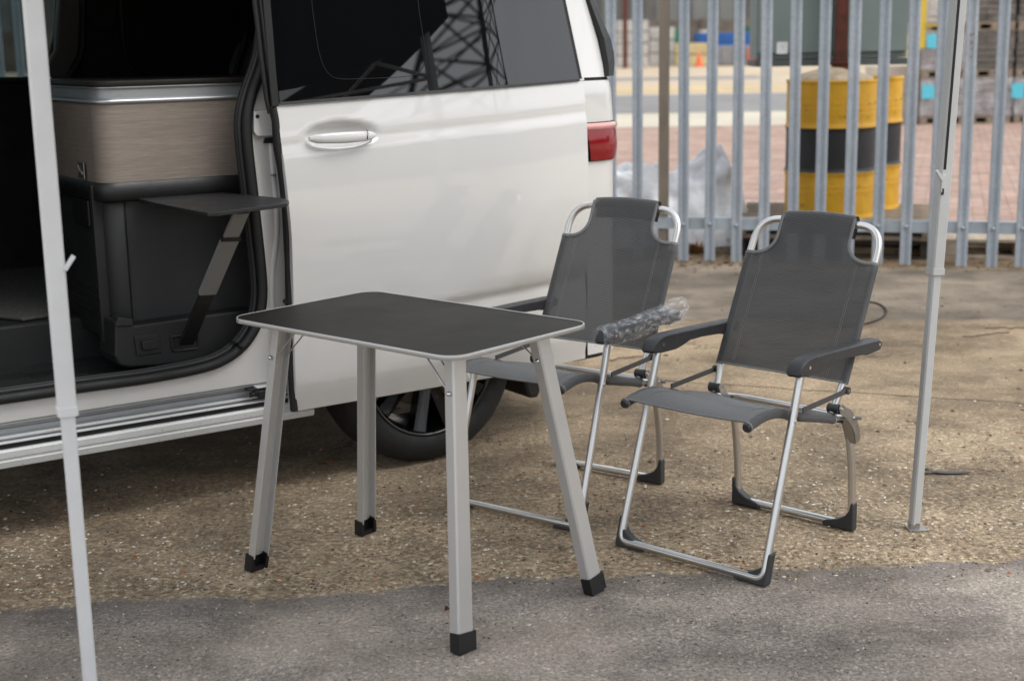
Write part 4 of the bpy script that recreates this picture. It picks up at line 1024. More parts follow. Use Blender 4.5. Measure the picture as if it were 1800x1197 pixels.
    for s_ in (-1, 1):
        b = MB(); b.tube([(s_ * .190, .144, .408), (s_ * .226, .144, .408)], .0150, 14); b.tube([(s_ * .186, .205, .362), (s_ * .203, .205, .362)], .0125, 12); hg = b.build('hinge_collar', 'armrest_plastic', ch)
        b = MB()
        for xo in ((.228, .231), (.187, .190)):
            poly = [(.134, .412), (.140, .424), (.152, .424), (.168, .412), (.200, .398), (.236, .366), (.258, .325), (.262, .290), (.236, .286), (.228, .318), (.205, .350), (.172, .378), (.142, .394)]
            if xo[0] < .2: poly = [(.134, .412), (.140, .422), (.152, .422), (.168, .405), (.190, .378), (.212, .364), (.205, .350), (.172, .368), (.142, .394)]
            b.prism(poly, s_ * xo[0], s_ * xo[1], 'yz')
        b.prism([(.200, .362), (.212, .372), (.235, .362), (.256, .330), (.262, .288), (.238, .284), (.222, .320)], s_ * .196, s_ * .2275, 'yz')
        hl = b.build('hinge_link', 'steel_link', ch, bevel=.0015)
        for (y, z) in ((.146, .409), (.222, .366)):
            b = MB(); b.tube([(s_ * .231, y, z), (s_ * .2345, y, z)], .0048, 10); b.build('pin', 'chrome', hl)
        b = MB(); b.tube([(s_ * .232, .236, .366), (s_ * .246, .237, .366)], .006, 8, rr=[.007, .004]); b.build('pin', 'steel_link', hl)
        # strap bar from back tube to seat tube
        b = MB(); b.bar((s_ * .2295, .176, .458), (s_ * .2265, -.062, .448), .004, .0155, (1, 0, 0), bev=.001); sb = b.build('brace_strap', 'webbing', ch)
        b = MB(); b.tube([(s_ * .222, .176, .459), (s_ * .236, .176, .459)], .0110, 14); b.build('strap_knob', 'armrest_plastic', sb)
        b = MB(); b.tube([(s_ * .236, .176, .459), (s_ * .2375, .176, .459)], .0040, 10); b.build('pin', 'chrome', sb)
        b = MB(); b.tube([(s_ * .254, -.146, .437), (s_ * .258, -.146, .437)], .0050, 10); b.build('pin', 'chrome', ff)
        # armrest
        prof = [(-.150, .562), (-.156, .569), (-.150, .586), (-.136, .600), (-.112, .608), (-.08, .611), (.10, .606), (.262, .600), (.290, .598), (.303, .590), (.304, .578), (.294, .564), (.255, .562), (.225, .560), (.195, .566), (.10, .572), (.035, .572), (.0, .562), (-.035, .556), (-.10, .557)]
        b = MB(); n_ = len(prof); cx = s_ * .2475
        secs = []
        for xo, ins in ((-.023, .0045), (-.0185, .0012), (-.014, 0), (.014, 0), (.0185, .0012), (.023, .0045)):
            cy_ = .07; cz_ = .584
            secs.append([Vector((cx + xo, y + (ins if y < -.1 else -ins if y > .28 else 0), z + (-ins if z > .585 else ins))) for y, z in prof])
        vs = [v for s2_ in secs for v in s2_]
        fs = [(j * n_ + i, j * n_ + (i + 1) % n_, (j + 1) * n_ + (i + 1) % n_, (j + 1) * n_ + i) for j in range(5) for i in range(n_)]
        b.add(vs, fs, False); b.add(secs[0], [tuple(range(n_))]); b.add(secs[-1], [tuple(range(n_))[::-1]])
        ar = b.build('armrest', 'armrest_plastic', ch, bevel=.0015, seg=2)
        for p in ar.data.polygons: p.use_smooth = True
        ar.data.set_sharp_from_angle(angle=R(50))
        b = MB()
        for (y, z) in ((-.103, .583), (.285, .583)):
            for sd_ in (-1, 1): b.tube([(cx + sd_ * .0225, y, z), (cx + sd_ * .0238, y, z)], .0052, 10)
        b.build('screw', 'chrome', ar)
        b = MB(); b.tube([(s_ * .222, .268, .588), (s_ * .235, .283, .583)], .009, 10); b.build('armrest_pivot', 'armrest_plastic', ar)
    return ch
chair = make_chair()
chair.location = (.6833, 4.0592, 0); chair.rotation_euler = (0, 0, R(-42.65))
tag(chair, 'grey mesh folding chair in full view with bare dark armrests, on open concrete', 'chair', 'grey folding camping chairs')
chair2 = copy_tree(chair)
chair2.location = (.1635, 4.520, 0); chair2.rotation_euler = (0, 0, R(-36.8))
tag(chair2, 'grey mesh folding chair between the van and table with plastic wrap on one armrest', 'chair', 'grey folding camping chairs')
# crumpled clear wrap over its near armrest
b = MB(); rows = []
for i in range(91):
    y = -.166 + .485 * i / 90; r_ = []
    for k in range(29):
        a = R(-58 + 296 * k / 28)
        hx, hz = .0250, .0285
        if i < 6: hx *= .75 + .04 * i; hz *= .8 + .035 * i
        x = .2475 + hx * math.copysign(abs(math.cos(a)) ** .6, math.cos(a)); z = .5865 + hz * math.copysign(abs(math.sin(a)) ** .7, math.sin(a)) + (.012 * max(0, (y - .0)) / .3 if a > 0 and a < math.pi else 0)
        nn = (1 - abs(noise.noise(Vector((y * 26 + a * 2.5, a * 1.6 - y * 14, 3.1)))) * 2.6) * .0035 + noise.noise(Vector((y * 60, a * 3, 1))) * .0008
        flare = .010 * max(0, (i - 76) / 14)
        r_.append(Vector((x + math.cos(a) * (nn + flare), y, z + math.sin(a) * (nn + flare) - (.010 * max(0, -math.sin(a))))))
    rows.append(r_)
b.grid(rows); b.build('plastic_wrap', 'clear_wrap', chair2, fix=False)

# ================================================================== GAZEBO
def pole_line(foot, px, py):
    """direction of a leg from its foot through a pixel, kept in the picture-parallel plane"""
    P_ = on_y(px, py, foot.y); return (P_ - foot).normalized()
gaz = empty('pop_up_gazebo', (0, 0, 0), 0, label='pop-up gazebo with thin grey aluminium legs standing around the table', cat='gazebo')
fR = on_z(1606, 930, 0); dR = pole_line(fR, 1684, 0)
fL = Vector((on_z(166, 1290, 0).x, on_z(166, 1290, 0).y, 0)); dL = pole_line(fL, 57, 0)
side_dir = (fR - fL); side_dir.z = 0; side_dir.normalize(); out_dir = Vector((side_dir.y, -side_dir.x, 0))
HT = 2.12
def gleg(foot, d, mat, zj, latch_z, rz, latch_dir):
    lg = bpy.data.objects.new('leg', None); COL.objects.link(lg); lg.parent = gaz; lg.location = foot
    u = side_dir * math.cos(rz) + out_dir * math.sin(rz); u = (u - d * u.dot(d)).normalized(); w_ = d.cross(u)
    def box_sec(name, z0, z1, half, m, ch=.004):
        pts = [(half, half - ch), (half - ch, half), (-half + ch, half), (-half, half - ch), (-half, -half + ch), (-half + ch, -half), (half - ch, -half), (half, -half + ch)]
        r0 = [d * (z0 / d.z) + u * a_ + w_ * c_ for a_, c_ in pts]; r1 = [d * (z1 / d.z) + u * a_ + w_ * c_ for a_, c_ in pts]
        b = MB(); b.add(r0 + r1, [(i, (i + 1) % 8, (i + 1) % 8 + 8, i + 8) for i in range(8)] + [tuple(range(8)), tuple(range(15, 7, -1))]); return b.build(name, m, lg)
    box_sec('lower_tube', .012, zj + .05, .0142, mat)
    ut = box_sec('upper_tube', zj, HT, .0185, mat)
    box_sec('collar', zj - .008, zj + .010, .0205, mat, .003)
    # dark slot along the upper tube
    b = MB(); n_ = u if latch_dir > 0 else -u
    nn = (-w_) if (-w_).y < w_.y else w_
    for z0, z1 in ((latch_z + .05, HT - .02),):
        c0, c1 = d * (z0 / d.z) - u * .009 + nn * .0187, d * (z1 / d.z) - u * .009 + nn * .0187
        b.bar(c0, c1, .0085, .0012, u)
    if latch_dir > 0: b.build('slot', 'darkest_trim', lg)
    b = MB()
    if latch_dir > 0: b.bar(d * ((latch_z - .015) / d.z) - u * .011 + nn * .0195, d * ((latch_z + .035) / d.z) - u * .011 + nn * .0195, .012, .006, u, bev=.001)
    c_ = d * ((latch_z + .02) / d.z) - u * .016 * latch_dir + nn * .022
    b.bar(c_, c_ + Vector((0, 0, .028)) - u * .020 * latch_dir * 1.0, .008, .009, nn, bev=.001); b.build('latch', mat, lg)
    b = MB(); b.bar(d * ((latch_z - .022) / d.z) - u * .011 + nn * .0190, d * ((latch_z - .004) / d.z) - u * .011 + nn * .0190, .006, .0075, u)
    if latch_dir > 0: b.build('latch_hole', 'darkest_trim', lg)
    b = MB(); b.box(Vector((0, 0, .003)) + u * .008, (.055, .055, .004), bev=.001); b.box(Vector((0, 0, .014)), (.030, .030, .022), bev=.002); b.build('foot_plate', 'steel_link', lg)
    b = MB(); b.tube([nn * .015 + Vector((0, 0, .016)) - u * .006, nn * .018 + Vector((0, 0, .016)) - u * .006], .0035, 10); b.build('bolt', 'steel_link', lg)
    return lg
def pz(foot, px, py): return on_y(px, py, foot.y).z
legR = gleg(fR, dR, 'gazebo_alu', pz(fR, 1643, 477), pz(fR, 1652, 328), R(14), 1)
legL = gleg(fL, dL, 'gazebo_white', pz(fL, 127, 722), pz(fL, 130, 490), R(6), -1)
W_ = (fR - fL).length
cR, cL = fR + dR * (HT / dR.z), fL + dL * (HT / dL.z)
GD = 3.0; bR, bL = cR + out_dir * GD, cL + out_dir * GD
for c_ in (bR, bL): gleg(Vector((c_.x, c_.y, 0)), Vector((0, 0, 1)), 'gazebo_alu', .6, .95, 0, 1)
apex = (cR + cL + bR + bL) / 4 + Vector((0, 0, .75))
b = MB(); q = [cL, cR, bR, bL]
q = [p + (p - (cR + cL + bR + bL) / 4).normalized() * .12 for p in q]
b.add(q + [apex], [(0, 1, 4), (1, 2, 4), (2, 3, 4), (3, 0, 4)]); b.build('canopy', 'canopy_roof', gaz, fix=False)
b = MB()
for i_ in range(4):
    p0, p1 = q[i_], q[(i_ + 1) % 4]; dp_ = .46 if i_ == 0 else .27
    b.grid([[p0.lerp(p1, k / 16) for k in range(17)], [p0.lerp(p1, k / 16) - Vector((0, 0, .10 + (dp_ - .10) * (1 - abs(2 * k / 16 - 1) ** 2.2))) for k in range(17)]], False); b.build('valance', 'canopy_cloth', gaz, fix=False)
b = MB()
for p0, p1 in ((cL, cR), (cR, bR), (bR, bL), (bL, cL)):
    for k in range(2):
        a0 = p0.lerp(p1, k / 2); a1 = p0.lerp(p1, (k + 1) / 2)
        b.tube([a0 + Vector((0, 0, -.05)), a1 + Vector((0, 0, -.35))], .009, 6); b.tube([a0 + Vector((0, 0, -.35)), a1 + Vector((0, 0, -.05))], .009, 6)
b.build('truss', 'gazebo_alu', gaz)

# ================================================================== PALISADE FENCE
FA = on_z(1121, 457, 0); FB = on_z(1745, 471, 0); fdir = (FB - FA); fdir.z = 0; fdir.normalize(); fyaw = math.atan2(fdir.y, fdir.x)
fence = empty('palisade_fence', FA, fyaw, label='grey galvanised steel palisade fence running behind the van and chairs', cat='fence')
def pale_mesh():
    w_ = .036; out_ = [(-w_, .0), (-w_ + .004, -.013), (-.016, -.013), (-.007, -.003), (.007, -.003), (.016, -.013), (w_ - .004, -.013), (w_, .0)]
    inn = [(x * .93, y + .003) for x, y in reversed(out_)]; sec = out_ + inn; n_ = len(sec); b = MB()
    hs = [0.004, .6, 1.2, 1.8, 2.3]
    vs = [Vector((x, y, z)) for z in hs for x, y in sec]
    b.add(vs, [(j * n_ + i, j * n_ + (i + 1) % n_, (j + 1) * n_ + (i + 1) % n_, (j + 1) * n_ + i) for j in range(len(hs) - 1) for i in range(n_)] + [tuple(range(n_))])
    for x0 in (-.026, 0, .026):
        b.prism([(x0 - .012, 2.3), (x0 + .012, 2.3), (x0, 2.40)], -.012, -.008)
    return b.mesh('pale', 'galvanised')
pm = pale_mesh()
b = MB(); b.lathe([(0, -.020), (.006, -.019), (.009, -.015), (.0115, -.0135), (.0115, -.010)], (0, 0, .253), 10, 'y', False); boltm = b.mesh('bolt', 'rail_galv')
ts = [-.181, .0, .309, .486, .664, .843, 1.030, 1.204, 1.390, 1.575, 1.750, 1.922, 2.098, 2.282, 2.455, 2.63, 2.81, 2.99]
ts += [-.181 - .178 * k for k in range(1, 36)]
for t_ in ts:
    o = bpy.data.objects.new('pale', pm); COL.objects.link(o); o.parent = fence; o.location = (t_, random.uniform(-.003, .003), random.uniform(-.006, .004)); o.rotation_euler = (random.uniform(-.004, .004), random.uniform(-.004, .004), random.uniform(-.05, .05))
    if -.5 < t_ < 3.1:
        q = bpy.data.objects.new('bolt', boltm); COL.objects.link(q); q.parent = o
b = MB(); b.box((-1.6, .020, .252), (9.6, .006, .074)); b.box((-1.6, .042, .2875), (9.6, .05, .005)); b.build('rail', 'rail_galv', fence)
b = MB(); b.box((-1.6, .020, 2.05), (9.6, .006, .074)); b.box((-1.6, .042, 2.0875), (9.6, .05, .005)); b.build('rail', 'rail_galv', fence)
b = MB(); b.box((.164, .03, 1.2), (.058, .006, 2.4)); b.box((.164, .11, 1.2), (.058, .006, 2.4)); b.box((.188, .07, 1.2), (.006, .08, 2.4)); b.build('fence_post', 'tan_steel', fence)
b = MB(); b.box((-2.586, .07, 1.2), (.058, .086, 2.4)); b.build('fence_post', 'tan_steel', fence)
b = MB(); b.add([(2.085, -.0165, 1.47), (2.112, -.0165, 1.47), (2.105, -.0165, 1.29), (2.090, -.0165, 1.29)], [(0, 1, 2, 3)]); b.build('rust_stain', 'rust_streak', fence)

# ================================================================== THINGS BEHIND THE FENCE
def pallet(name, loc, rz, mat, label, w_=1.2, d_=1.0, h_=.125, n=7, group=None):
    p = empty(name, loc, rz, label=label, cat='pallet', group=group)
    t1, gap = .020, (h_ - .04 - .0) 
    bm_ = MB(); bm_.box((0, 0, 0), (d_ and w_, .095, t1)); dm = bm_.mesh('deck_board', mat)
    for k in range(n):
        o = bpy.data.objects.new('deck_board', dm); COL.objects.link(o); o.parent = p; o.location = (random.uniform(-.006, .006), -d_ / 2 + .05 + (d_ - .1) * k / (n - 1), h_ - t1 / 2); o.rotation_euler = (0, 0, random.uniform(-.012, .012))
    bm_ = MB(); bm_.box((0, 0, 0), (.09, d_ * .995, h_ - 2 * t1 - .004)); sm_ = bm_.mesh('bearer', mat)
    bm_ = MB(); bm_.box((0, 0, 0), (w_, .09, t1 - .002)); lm_ = bm_.mesh('base_board', mat)
    for k in range(3):
        o = bpy.data.objects.new('bearer', sm_); COL.objects.link(o); o.parent = p; o.location = (-w_ / 2 + .05 + (w_ - .1) * k / 2, 0, h_ / 2)
        o = bpy.data.objects.new('base_board', lm_); COL.objects.link(o); o.parent = p; o.location = (0, -d_ / 2 + .048 + (d_ - .096) * k / 2, t1 / 2)
    return p
DY = 9.86
px0 = on_y(1459, 265, DY).x
pallet('pallet', (px0 + .10, DY + .22, .0), R(-15), 'old_wood', 'dark weathered pallet on the ground, bottom one under the striped drums', w_=1.35, d_=1.1)
pallet('pallet', (px0 + .10, DY + .20, .126), R(-15), 'grey_wood', 'grey weathered pallet directly carrying the two striped drums', w_=1.35, d_=1.1)
pallet('pallet', (3.47, 9.78, .0), R(-12), 'pale_wood', 'pale bare pallet lying on the ground behind the fence', w_=1.0, d_=.9, h_=.13, n=8)
def drum(loc, label, rz=0, rust=0):
    d = empty('steel_drum', loc, rz, label=label, cat='drum', group='yellow and black steel drums')
    rr, H_ = .300, .925
    def prof(z0, z1, n_=26):
        res = []
        for i in range(n_ + 1):
            z = z0 + (z1 - z0) * i / n_; k = rr
            for zc in (.31, .615): k += .010 * math.exp(-((z - zc) / .014) ** 2)
            for zc in (.70, .735, .77, .22, .185): k += .0025 * math.exp(-((z - zc) / .008) ** 2)
            if z > H_ - .02 or z < .02: k += .006
            res.append((k, z))
        return res
    b = MB(); b.lathe(prof(.0, .315), n=48, cap=False); b.build('lower_band', 'yellow_drum', d)
    b = MB(); b.lathe(prof(.315, .61), n=48, cap=False); b.build('middle_band', 'black_drum', d)
    b = MB(); b.lathe(prof(.61, H_) + [(.290, H_), (.288, H_ - .016), (0.001, H_ - .016)], n=48, cap=False); b.build('upper_band', 'yellow_drum', d)
    return d
ZD = .252
d1 = drum((px0, DY, ZD), 'nearer yellow and black striped steel drum with a steel post set in it')
c2 = on_y(1580, 300, DY + .5)
drum((c2.x - .305, DY + .5, ZD + .0), 'yellow and black steel drum partly hidden behind the one with the post')
b = MB(); pr = [(.285, .905), (.27, .94), (.20, .965), (.12, .985), (.07, 1.0), (.0, 1.01)]
b.lathe(pr, n=28, cap=False); o = b.build('concrete_fill', 'concrete_lump', d1)
# post and cabinet
pc = on_y(1479, 60, DY)
post = empty('steel_post', (pc.x, DY, ZD + .98), R(-8), label='rusty red steel post rising out of the nearer striped drum', cat='post')
b = MB(); b.box((0, -.036, .75), (.082, .007, 1.5)); b.box((0, .036, .75), (.082, .007, 1.5)); b.box((0, 0, .75), (.007, .066, 1.5)); b.build('upright', 'rust', post)
b = MB(); b.box((0, 0, .055), (.16, .11, .012), bev=.002); b.box((0, 0, .03), (.11, .09, .05)); b.build('base_bracket', 'rust', post)
CY = DY + .11
cl, cr = on_y(1330, 118, CY), on_y(1594, 112, CY)
cab = empty('equipment_cabinet', ((cl.x + cr.x) / 2, CY, cl.z), R(0), label='grey green steel cabinet with a white sticker mounted behind the rusty post', cat='cabinet')
w_ = cr.x - cl.x
b = MB(); b.box((0, .16, .63), (w_, .30, 1.16)); b.build('housing', 'cabinet_green', cab, bevel=.006)
for s_ in (-1, 1):
    b = MB(); b.box((s_ * w_ * .25, -.002, .64), (w_ * .49, .02, 1.10)); b.build('cabinet_door', 'cabinet_green', cab, bevel=.004)
b = MB(); b.box((0, .15, .022), (w_ + .02, .34, .045)); b.box((0, -.012, .058), (w_ * .98, .012, .012)); b.build('base_flange', 'cabinet_dark', cab, bevel=.003)
sx_ = on_y(1375, 85, CY - .02)
b = MB(); b.box((sx_.x - (cl.x + cr.x) / 2, -.0135, sx_.z - cl.z), (.075, .002, .08)); b.build('sticker', 'paper', cab)
# crumpled tarpaulin heap
tp_ = on_y(1152, 330, 10.55)
b = MB(); rows = []
for i in range(70):
    r_ = []
    for k in range(60):
        u, v = i / 69 * 2 - 1, k / 59 * 2 - 1
        x = u * .66; y = v * .45
        edge_ = max(0, 1 - abs(u) ** 4) * max(0, 1 - abs(v) ** 4)
        hh = (.40 - .18 * u * 0 + .20 * max(0, .4 - abs(u + .55)) ) 
        hh = interp([(-1, .60), (-.6, .62), (-.2, .60), (.2, .54), (.45, .62), (.72, .82), (.9, .72), (1, .35)], u)
        f1 = abs(noise.noise(Vector((x * 5, y * 4, 2)))) ; f2 = noise.noise(Vector((x * 13, y * 9 + x * 4, 5)))
        z = hh * edge_ ** .35 * (.82 + .3 * f1) + f2 * .022 * edge_
        yy = y * (1 - .25 * (z / .7)) + noise.noise(Vector((x * 7, z * 9, 9))) * .035
        r_.append(Vector((x + noise.noise(Vector((y * 6, z * 8, 4))) * .05, yy, max(.004, z))))
    rows.append(r_)
b.grid(rows); o = b.build('tarpaulin_heap', 'grey_tarp', None, fix=False); o.location = (tp_.x, 10.55, .005); tag(o, 'crumpled grey and white plastic tarpaulin heaped behind the fence beside the van', 'tarpaulin')
# white bag on the pavers, weeds, litter
def lump(name, loc, s, mat, seed, label, cat):
    bm = bmesh.new(); bmesh.ops.create_icosphere(bm, subdivisions=3, radius=1)
    for v in bm.verts:
        n_ = noise.noise(v.co * 1.7 + Vector((seed, 0, 0))) * .5 + noise.noise(v.co * 4 + Vector((seed, 3, 0))) * .22
        v.co *= 1 + n_; v.co = Vector((v.co.x * s[0], v.co.y * s[1], max(-.2, v.co.z) * s[2] + .2 * s[2]))
    me = bpy.data.meshes.new(name); bm.to_mesh(me); bm.free(); o = link(name, me, mat, None, False); o.location = loc; return tag(o, label, cat)
wb_ = on_z(1326, 372, .03); lump('plastic_bag', (wb_.x, wb_.y, .0), (.10, .07, .05), 'white_bag', 3, 'small white plastic bag lying on the brick pavers', 'bag')
def weeds(name, px, py, n_, h_, seed, mat, label):
    rnd = random.Random(seed); c_ = on_z(px, py); b = MB()
    for i in range(n_):
        a = rnd.uniform(0, 6.28); r_ = rnd.uniform(0, .07); p = Vector((c_.x + math.cos(a) * r_, c_.y + math.sin(a) * r_, 0)); d = Vector((math.cos(a) * rnd.uniform(.2, .8), math.sin(a) * rnd.uniform(.2, .8), 1)).normalized()
        h2 = h_ * rnd.uniform(.4, 1); s_ = Vector((-d.y, d.x, 0)).normalized() * .006
        m_ = p + d * h2 * .6; e2 = p + d * h2 + Vector((d.x, d.y, -.3)) * h2 * .3
        b.add([p - s_, p + s_, m_ + s_ * 1.6, m_ - s_ * 1.6, e2], [(0, 1, 2, 3), (3, 2, 4)])
    o = b.build(name, mat, None, fix=False); o['kind'] = 'stuff'; return tag(o, label, 'plant')
weeds('green_weeds', 1281, 432, 60, .12, 1, 'weed', 'small green weed growing at the foot of the fence')
weeds('dry_weeds', 1225, 445, 70, .10, 2, 'dead_leaf', 'dry brown weeds caught under the bottom rail')
weeds('pallet_weeds', 1640, 430, 50, .13, 3, 'dead_leaf', 'dry weeds beside the pallets behind the fence')
def litter(name, px0, px1, py0, py1, n_, mat, label, seed, s0=.01, s1=.04):
    rnd = random.Random(seed); b = MB()
    for i in range(n_):
        c_ = on_z(rnd.uniform(px0, px1), rnd.uniform(py0, py1)); a = rnd.uniform(0, 6.3); s_ = rnd.uniform(s0, s1)
        u = Vector((math.cos(a), math.sin(a), rnd.uniform(-.2, .3))) * s_; w2 = Vector((-math.sin(a), math.cos(a), rnd.uniform(-.2, .3))) * s_ * .4
        c_.z = .006; b.add([c_ - u, c_ + w2 + Vector((0, 0, s_ * .2)), c_ + u, c_ - w2], [(0, 1, 2, 3)])
    o = b.build(name, mat, None, fix=False); o['kind'] = 'stuff'; return tag(o, label, 'litter')
litter('fence_litter', 1190, 1320, 415, 470, 160, 'debris', 'brown litter and soil under the fence', 4)
litter('leaf_litter', 1190, 1800, 450, 480, 160, 'dead_leaf', 'dry leaves blown along the foot of the fence', 5, .008, .02)
litter('leaf_litter', 1560, 1800, 405, 470, 90, 'dead_leaf', 'dry leaves lying between the two pallets', 8, .01, .03)
# stacks of paving slabs on pallets, far right
SY = 23.6
def slab_stack(pxa, pxb, tiers, label, k0, group='stacks of paving slabs on pallets'):
    A, B = on_y(pxa, 218, SY), on_y(pxb, 218, SY); w_ = B.x - A.x; st_ = empty('slab_stack', ((A.x + B.x) / 2, SY + .45, 0), R(-3), label=label, cat='slab stack', group=group)
    z = 0
    for ti, (mat, wrap) in enumerate(tiers):
        b = MB(); b.box((0, 0, z + .125), (w_, .9, .03)); b.box((0, 0, z + .015), (w_, .9, .025)); 
        for q in (-1, 0, 1): b.box((q * (w_ / 2 - .06), 0, z + .07), (.1, .9, .08))
        b.build('pallet_base', 'grey_wood', st_)
        z += .142; nl = 6; hh = .10
        for k in range(nl):
            b = MB(); sh = random.uniform(-.012, .012)
            nb = 1 if wrap else 3
            for q in range(nb): b.box((sh - w_ / 2 + w_ * (q + .5) / nb, 0, z + hh / 2), (w_ / nb - .006, .88 + random.uniform(-.02, .02), hh - .012))
            b.build('slab', mat, st_); z += hh
        if wrap:
            b = MB(); rows = []
            for i in range(25):
                rows.append([Vector((-w_ / 2 - .01 + (w_ + .02) * i / 24 + noise.noise(Vector((i, j, 3))) * .01, -.455 - abs(noise.noise(Vector((i * .4, j * .4, k0)))) * .05, z - nl * hh + (nl * hh + .01) * j / 14)) for j in range(15)])
            b.grid(rows); b.build('film', 'shrink_wrap', st_, fix=False)
        z += .006
    return st_
s1_ = slab_stack(1620, 1700, [('stone_slab', True), ('stone_slab', True), ('pale_block', True)], 'film wrapped stack of paving slabs with blue labels, left of its row', 1)
s2_ = slab_stack(1706, 1778, [('stone_slab', True), ('dark_slab', False), ('dark_slab', False)], 'stack of paving slabs with rough dark unwrapped upper layers', 2)
s3_ = slab_stack(1784, 1862, [('stone_slab', True), ('dark_slab', False), ('dark_slab', False)], 'stack of paving slabs with a blue label at the right edge of the yard', 3)
def label_on(st_, px, py, w_, h_, name='label_sheet', mat='cyan_label'):
    P_ = on_y(px, py, SY - .08); l_ = P_ - st_.location
    b = MB(); b.box((l_.x, -.53, l_.z), (w_, .004, h_)); b.build(name, mat, st_)
label_on(s1_, 1642, 73, .17, .22); label_on(s1_, 1636, 162, .22, .22); label_on(s3_, 1793, 160, .20, .24)
label_on(s1_, 1655, 45, .5, .03, 'strap', 'yellow_paint')
A = on_y(1560, 212, 24.0); B = on_y(1616, 212, 24.0)
pb = empty('pale_block_stack', ((A.x + B.x) / 2, 24.3, 0), 0, label='two pale cream blocks stacked beyond the drums', cat='block stack')
for k in range(2):
    b = MB(); b.box((0, 0, .24 + k * .475), (B.x - A.x + .5, .6, .465), bev=.01); b.build('block', 'pale_block', pb)
label_on(s1_, 1626, 35, .10, .90, 'banner', 'yellow_paint')

# far yard, blurred
def pack(px0, px1, pyb, pyt, y, mat, n_, label, cat, name, group=None, dep=1.0, rows_=1):
    A, B = on_y(px0, pyb, y), on_y(px1, pyb, y); T_ = on_y(px0, pyt, y)
    o_ = empty(name, ((A.x + B.x) / 2, y + dep / 2, 0), 0, label=label, cat=cat, group=group); w_ = B.x - A.x; H_ = max(.2, T_.z)
    for k in range(n_):
        for q in range(rows_):
            b = MB(); b.box((-w_ / 2 + w_ * (q + .5) / rows_, 0, H_ / n_ * (k + .5)), (w_ / rows_ * .97, dep, H_ / n_ * .90), bev=.04); b.build('block', mat, o_)
    return o_
FY_ = 76
pack(1084, 1140, 117, 36, FY_, 'bag_pack', 4, 'pale stack of bagged goods four layers high, beside the van roof edge', 'bag stack', 'bag_stack', 'bag stacks in the far yard')
pack(1142, 1186, 117, 48, FY_ + 1.5, 'bag_pack', 3, 'pale stack of bagged goods three layers high behind the tan fence post', 'bag stack', 'bag_stack', 'bag stacks in the far yard')
pack(1188, 1246, 112, 76, FY_, 'sand_block', 2, 'sandy yellow blocks stacked two high in the far yard', 'block stack', 'block_stack')
pack(1232, 1262, 78, 52, FY_ + 5, 'pale_block', 2, 'pale stacked blocks behind the traffic cone', 'block stack', 'block_stack')
pack(1246, 1330, 112, 80, FY_ + .5, 'grey_paint', 1, 'low grey container under the blue one', 'container', 'grey_container', None, 2.5, 4)
bl = pack(1226, 1334, 90, 56, FY_ + 4, 'blue_paint', 1, 'long blue skip in the far yard', 'skip', 'blue_skip', None, 2.2)
pack(1170, 1206, 90, 48, FY_ + 6, 'green_paint', 1, 'dark green container at the left of the far yard', 'container', 'green_container', None, 2)
pack(1316, 1340, 90, 42, FY_ + 6, 'green_paint', 1, 'green container beside the grey green cabinet', 'container', 'green_container', None, 2)
pack(1316, 1334, 112, 82, FY_ - .6, 'orange_plastic', 1, 'orange plastic barrier in the far yard', 'barrier', 'orange_barrier', None, .5)
pack(1600, 1640, 100, 40, FY_ + 2, 'bag_pack', 3, 'pale bag stack glimpsed left of the slab stacks', 'bag stack', 'bag_stack', 'bag stacks in the far yard')
pack(1560, 1600, 100, 60, FY_ + 2, 'sand_block', 2, 'sandy blocks beyond the cabinet', 'block stack', 'block_stack')
P_ = on_y(1229, 112, FY_ - 1); cn = empty('traffic_cone', (P_.x, FY_ - 1, 0), 0, label='orange traffic cone standing in the far yard', cat='traffic cone')
b = MB(); b.lathe([(.19, .04), (.11, .4), (.03, .78), (0, .79)], n=16, cap=False); b.build('cone', 'orange_plastic', cn); b = MB(); b.box((0, 0, .02), (.45, .45, .04)); b.build('base', 'orange_plastic', cn)
P_ = on_y(1088, 60, FY_ + 2); b = MB(); b.box((0, 0, 2.5), (.22, .22, 5)); o = b.build('brown_post', 'rust', None); o.location = (P_.x, FY_ - 2, 0); tag(o, 'reddish brown post at the left of the far yard', 'post')
b = MB(); b.box((30, 96, 1.3), (150, .4, 2.6))
for k in range(60): b.box((-40 + k * 2.4, 95.75, 1.35), (.18, .2, 2.7))
o = b.build('yard_wall', 'yard_wall', None); tag(o, 'brown panelled wall closing off the far yard', 'wall')
wh = empty('warehouse', (20, 112, 0), 0, label='grey clad warehouse behind the far yard wall', cat='building')
b = MB(); b.box((0, 6, 5), (170, 12, 10)); b.build('wall', 'cladding', wh)
b = MB()
rnd = random.Random(5)
for k in range(70):
    b.box((-80 + k * 2.3 + rnd.uniform(-.3, .3), -.08, 3.2), (rnd.choice((.5, .9, 1.2)), .12, 5.8))
b.build('cladding_panel', 'cladding_dark', wh)

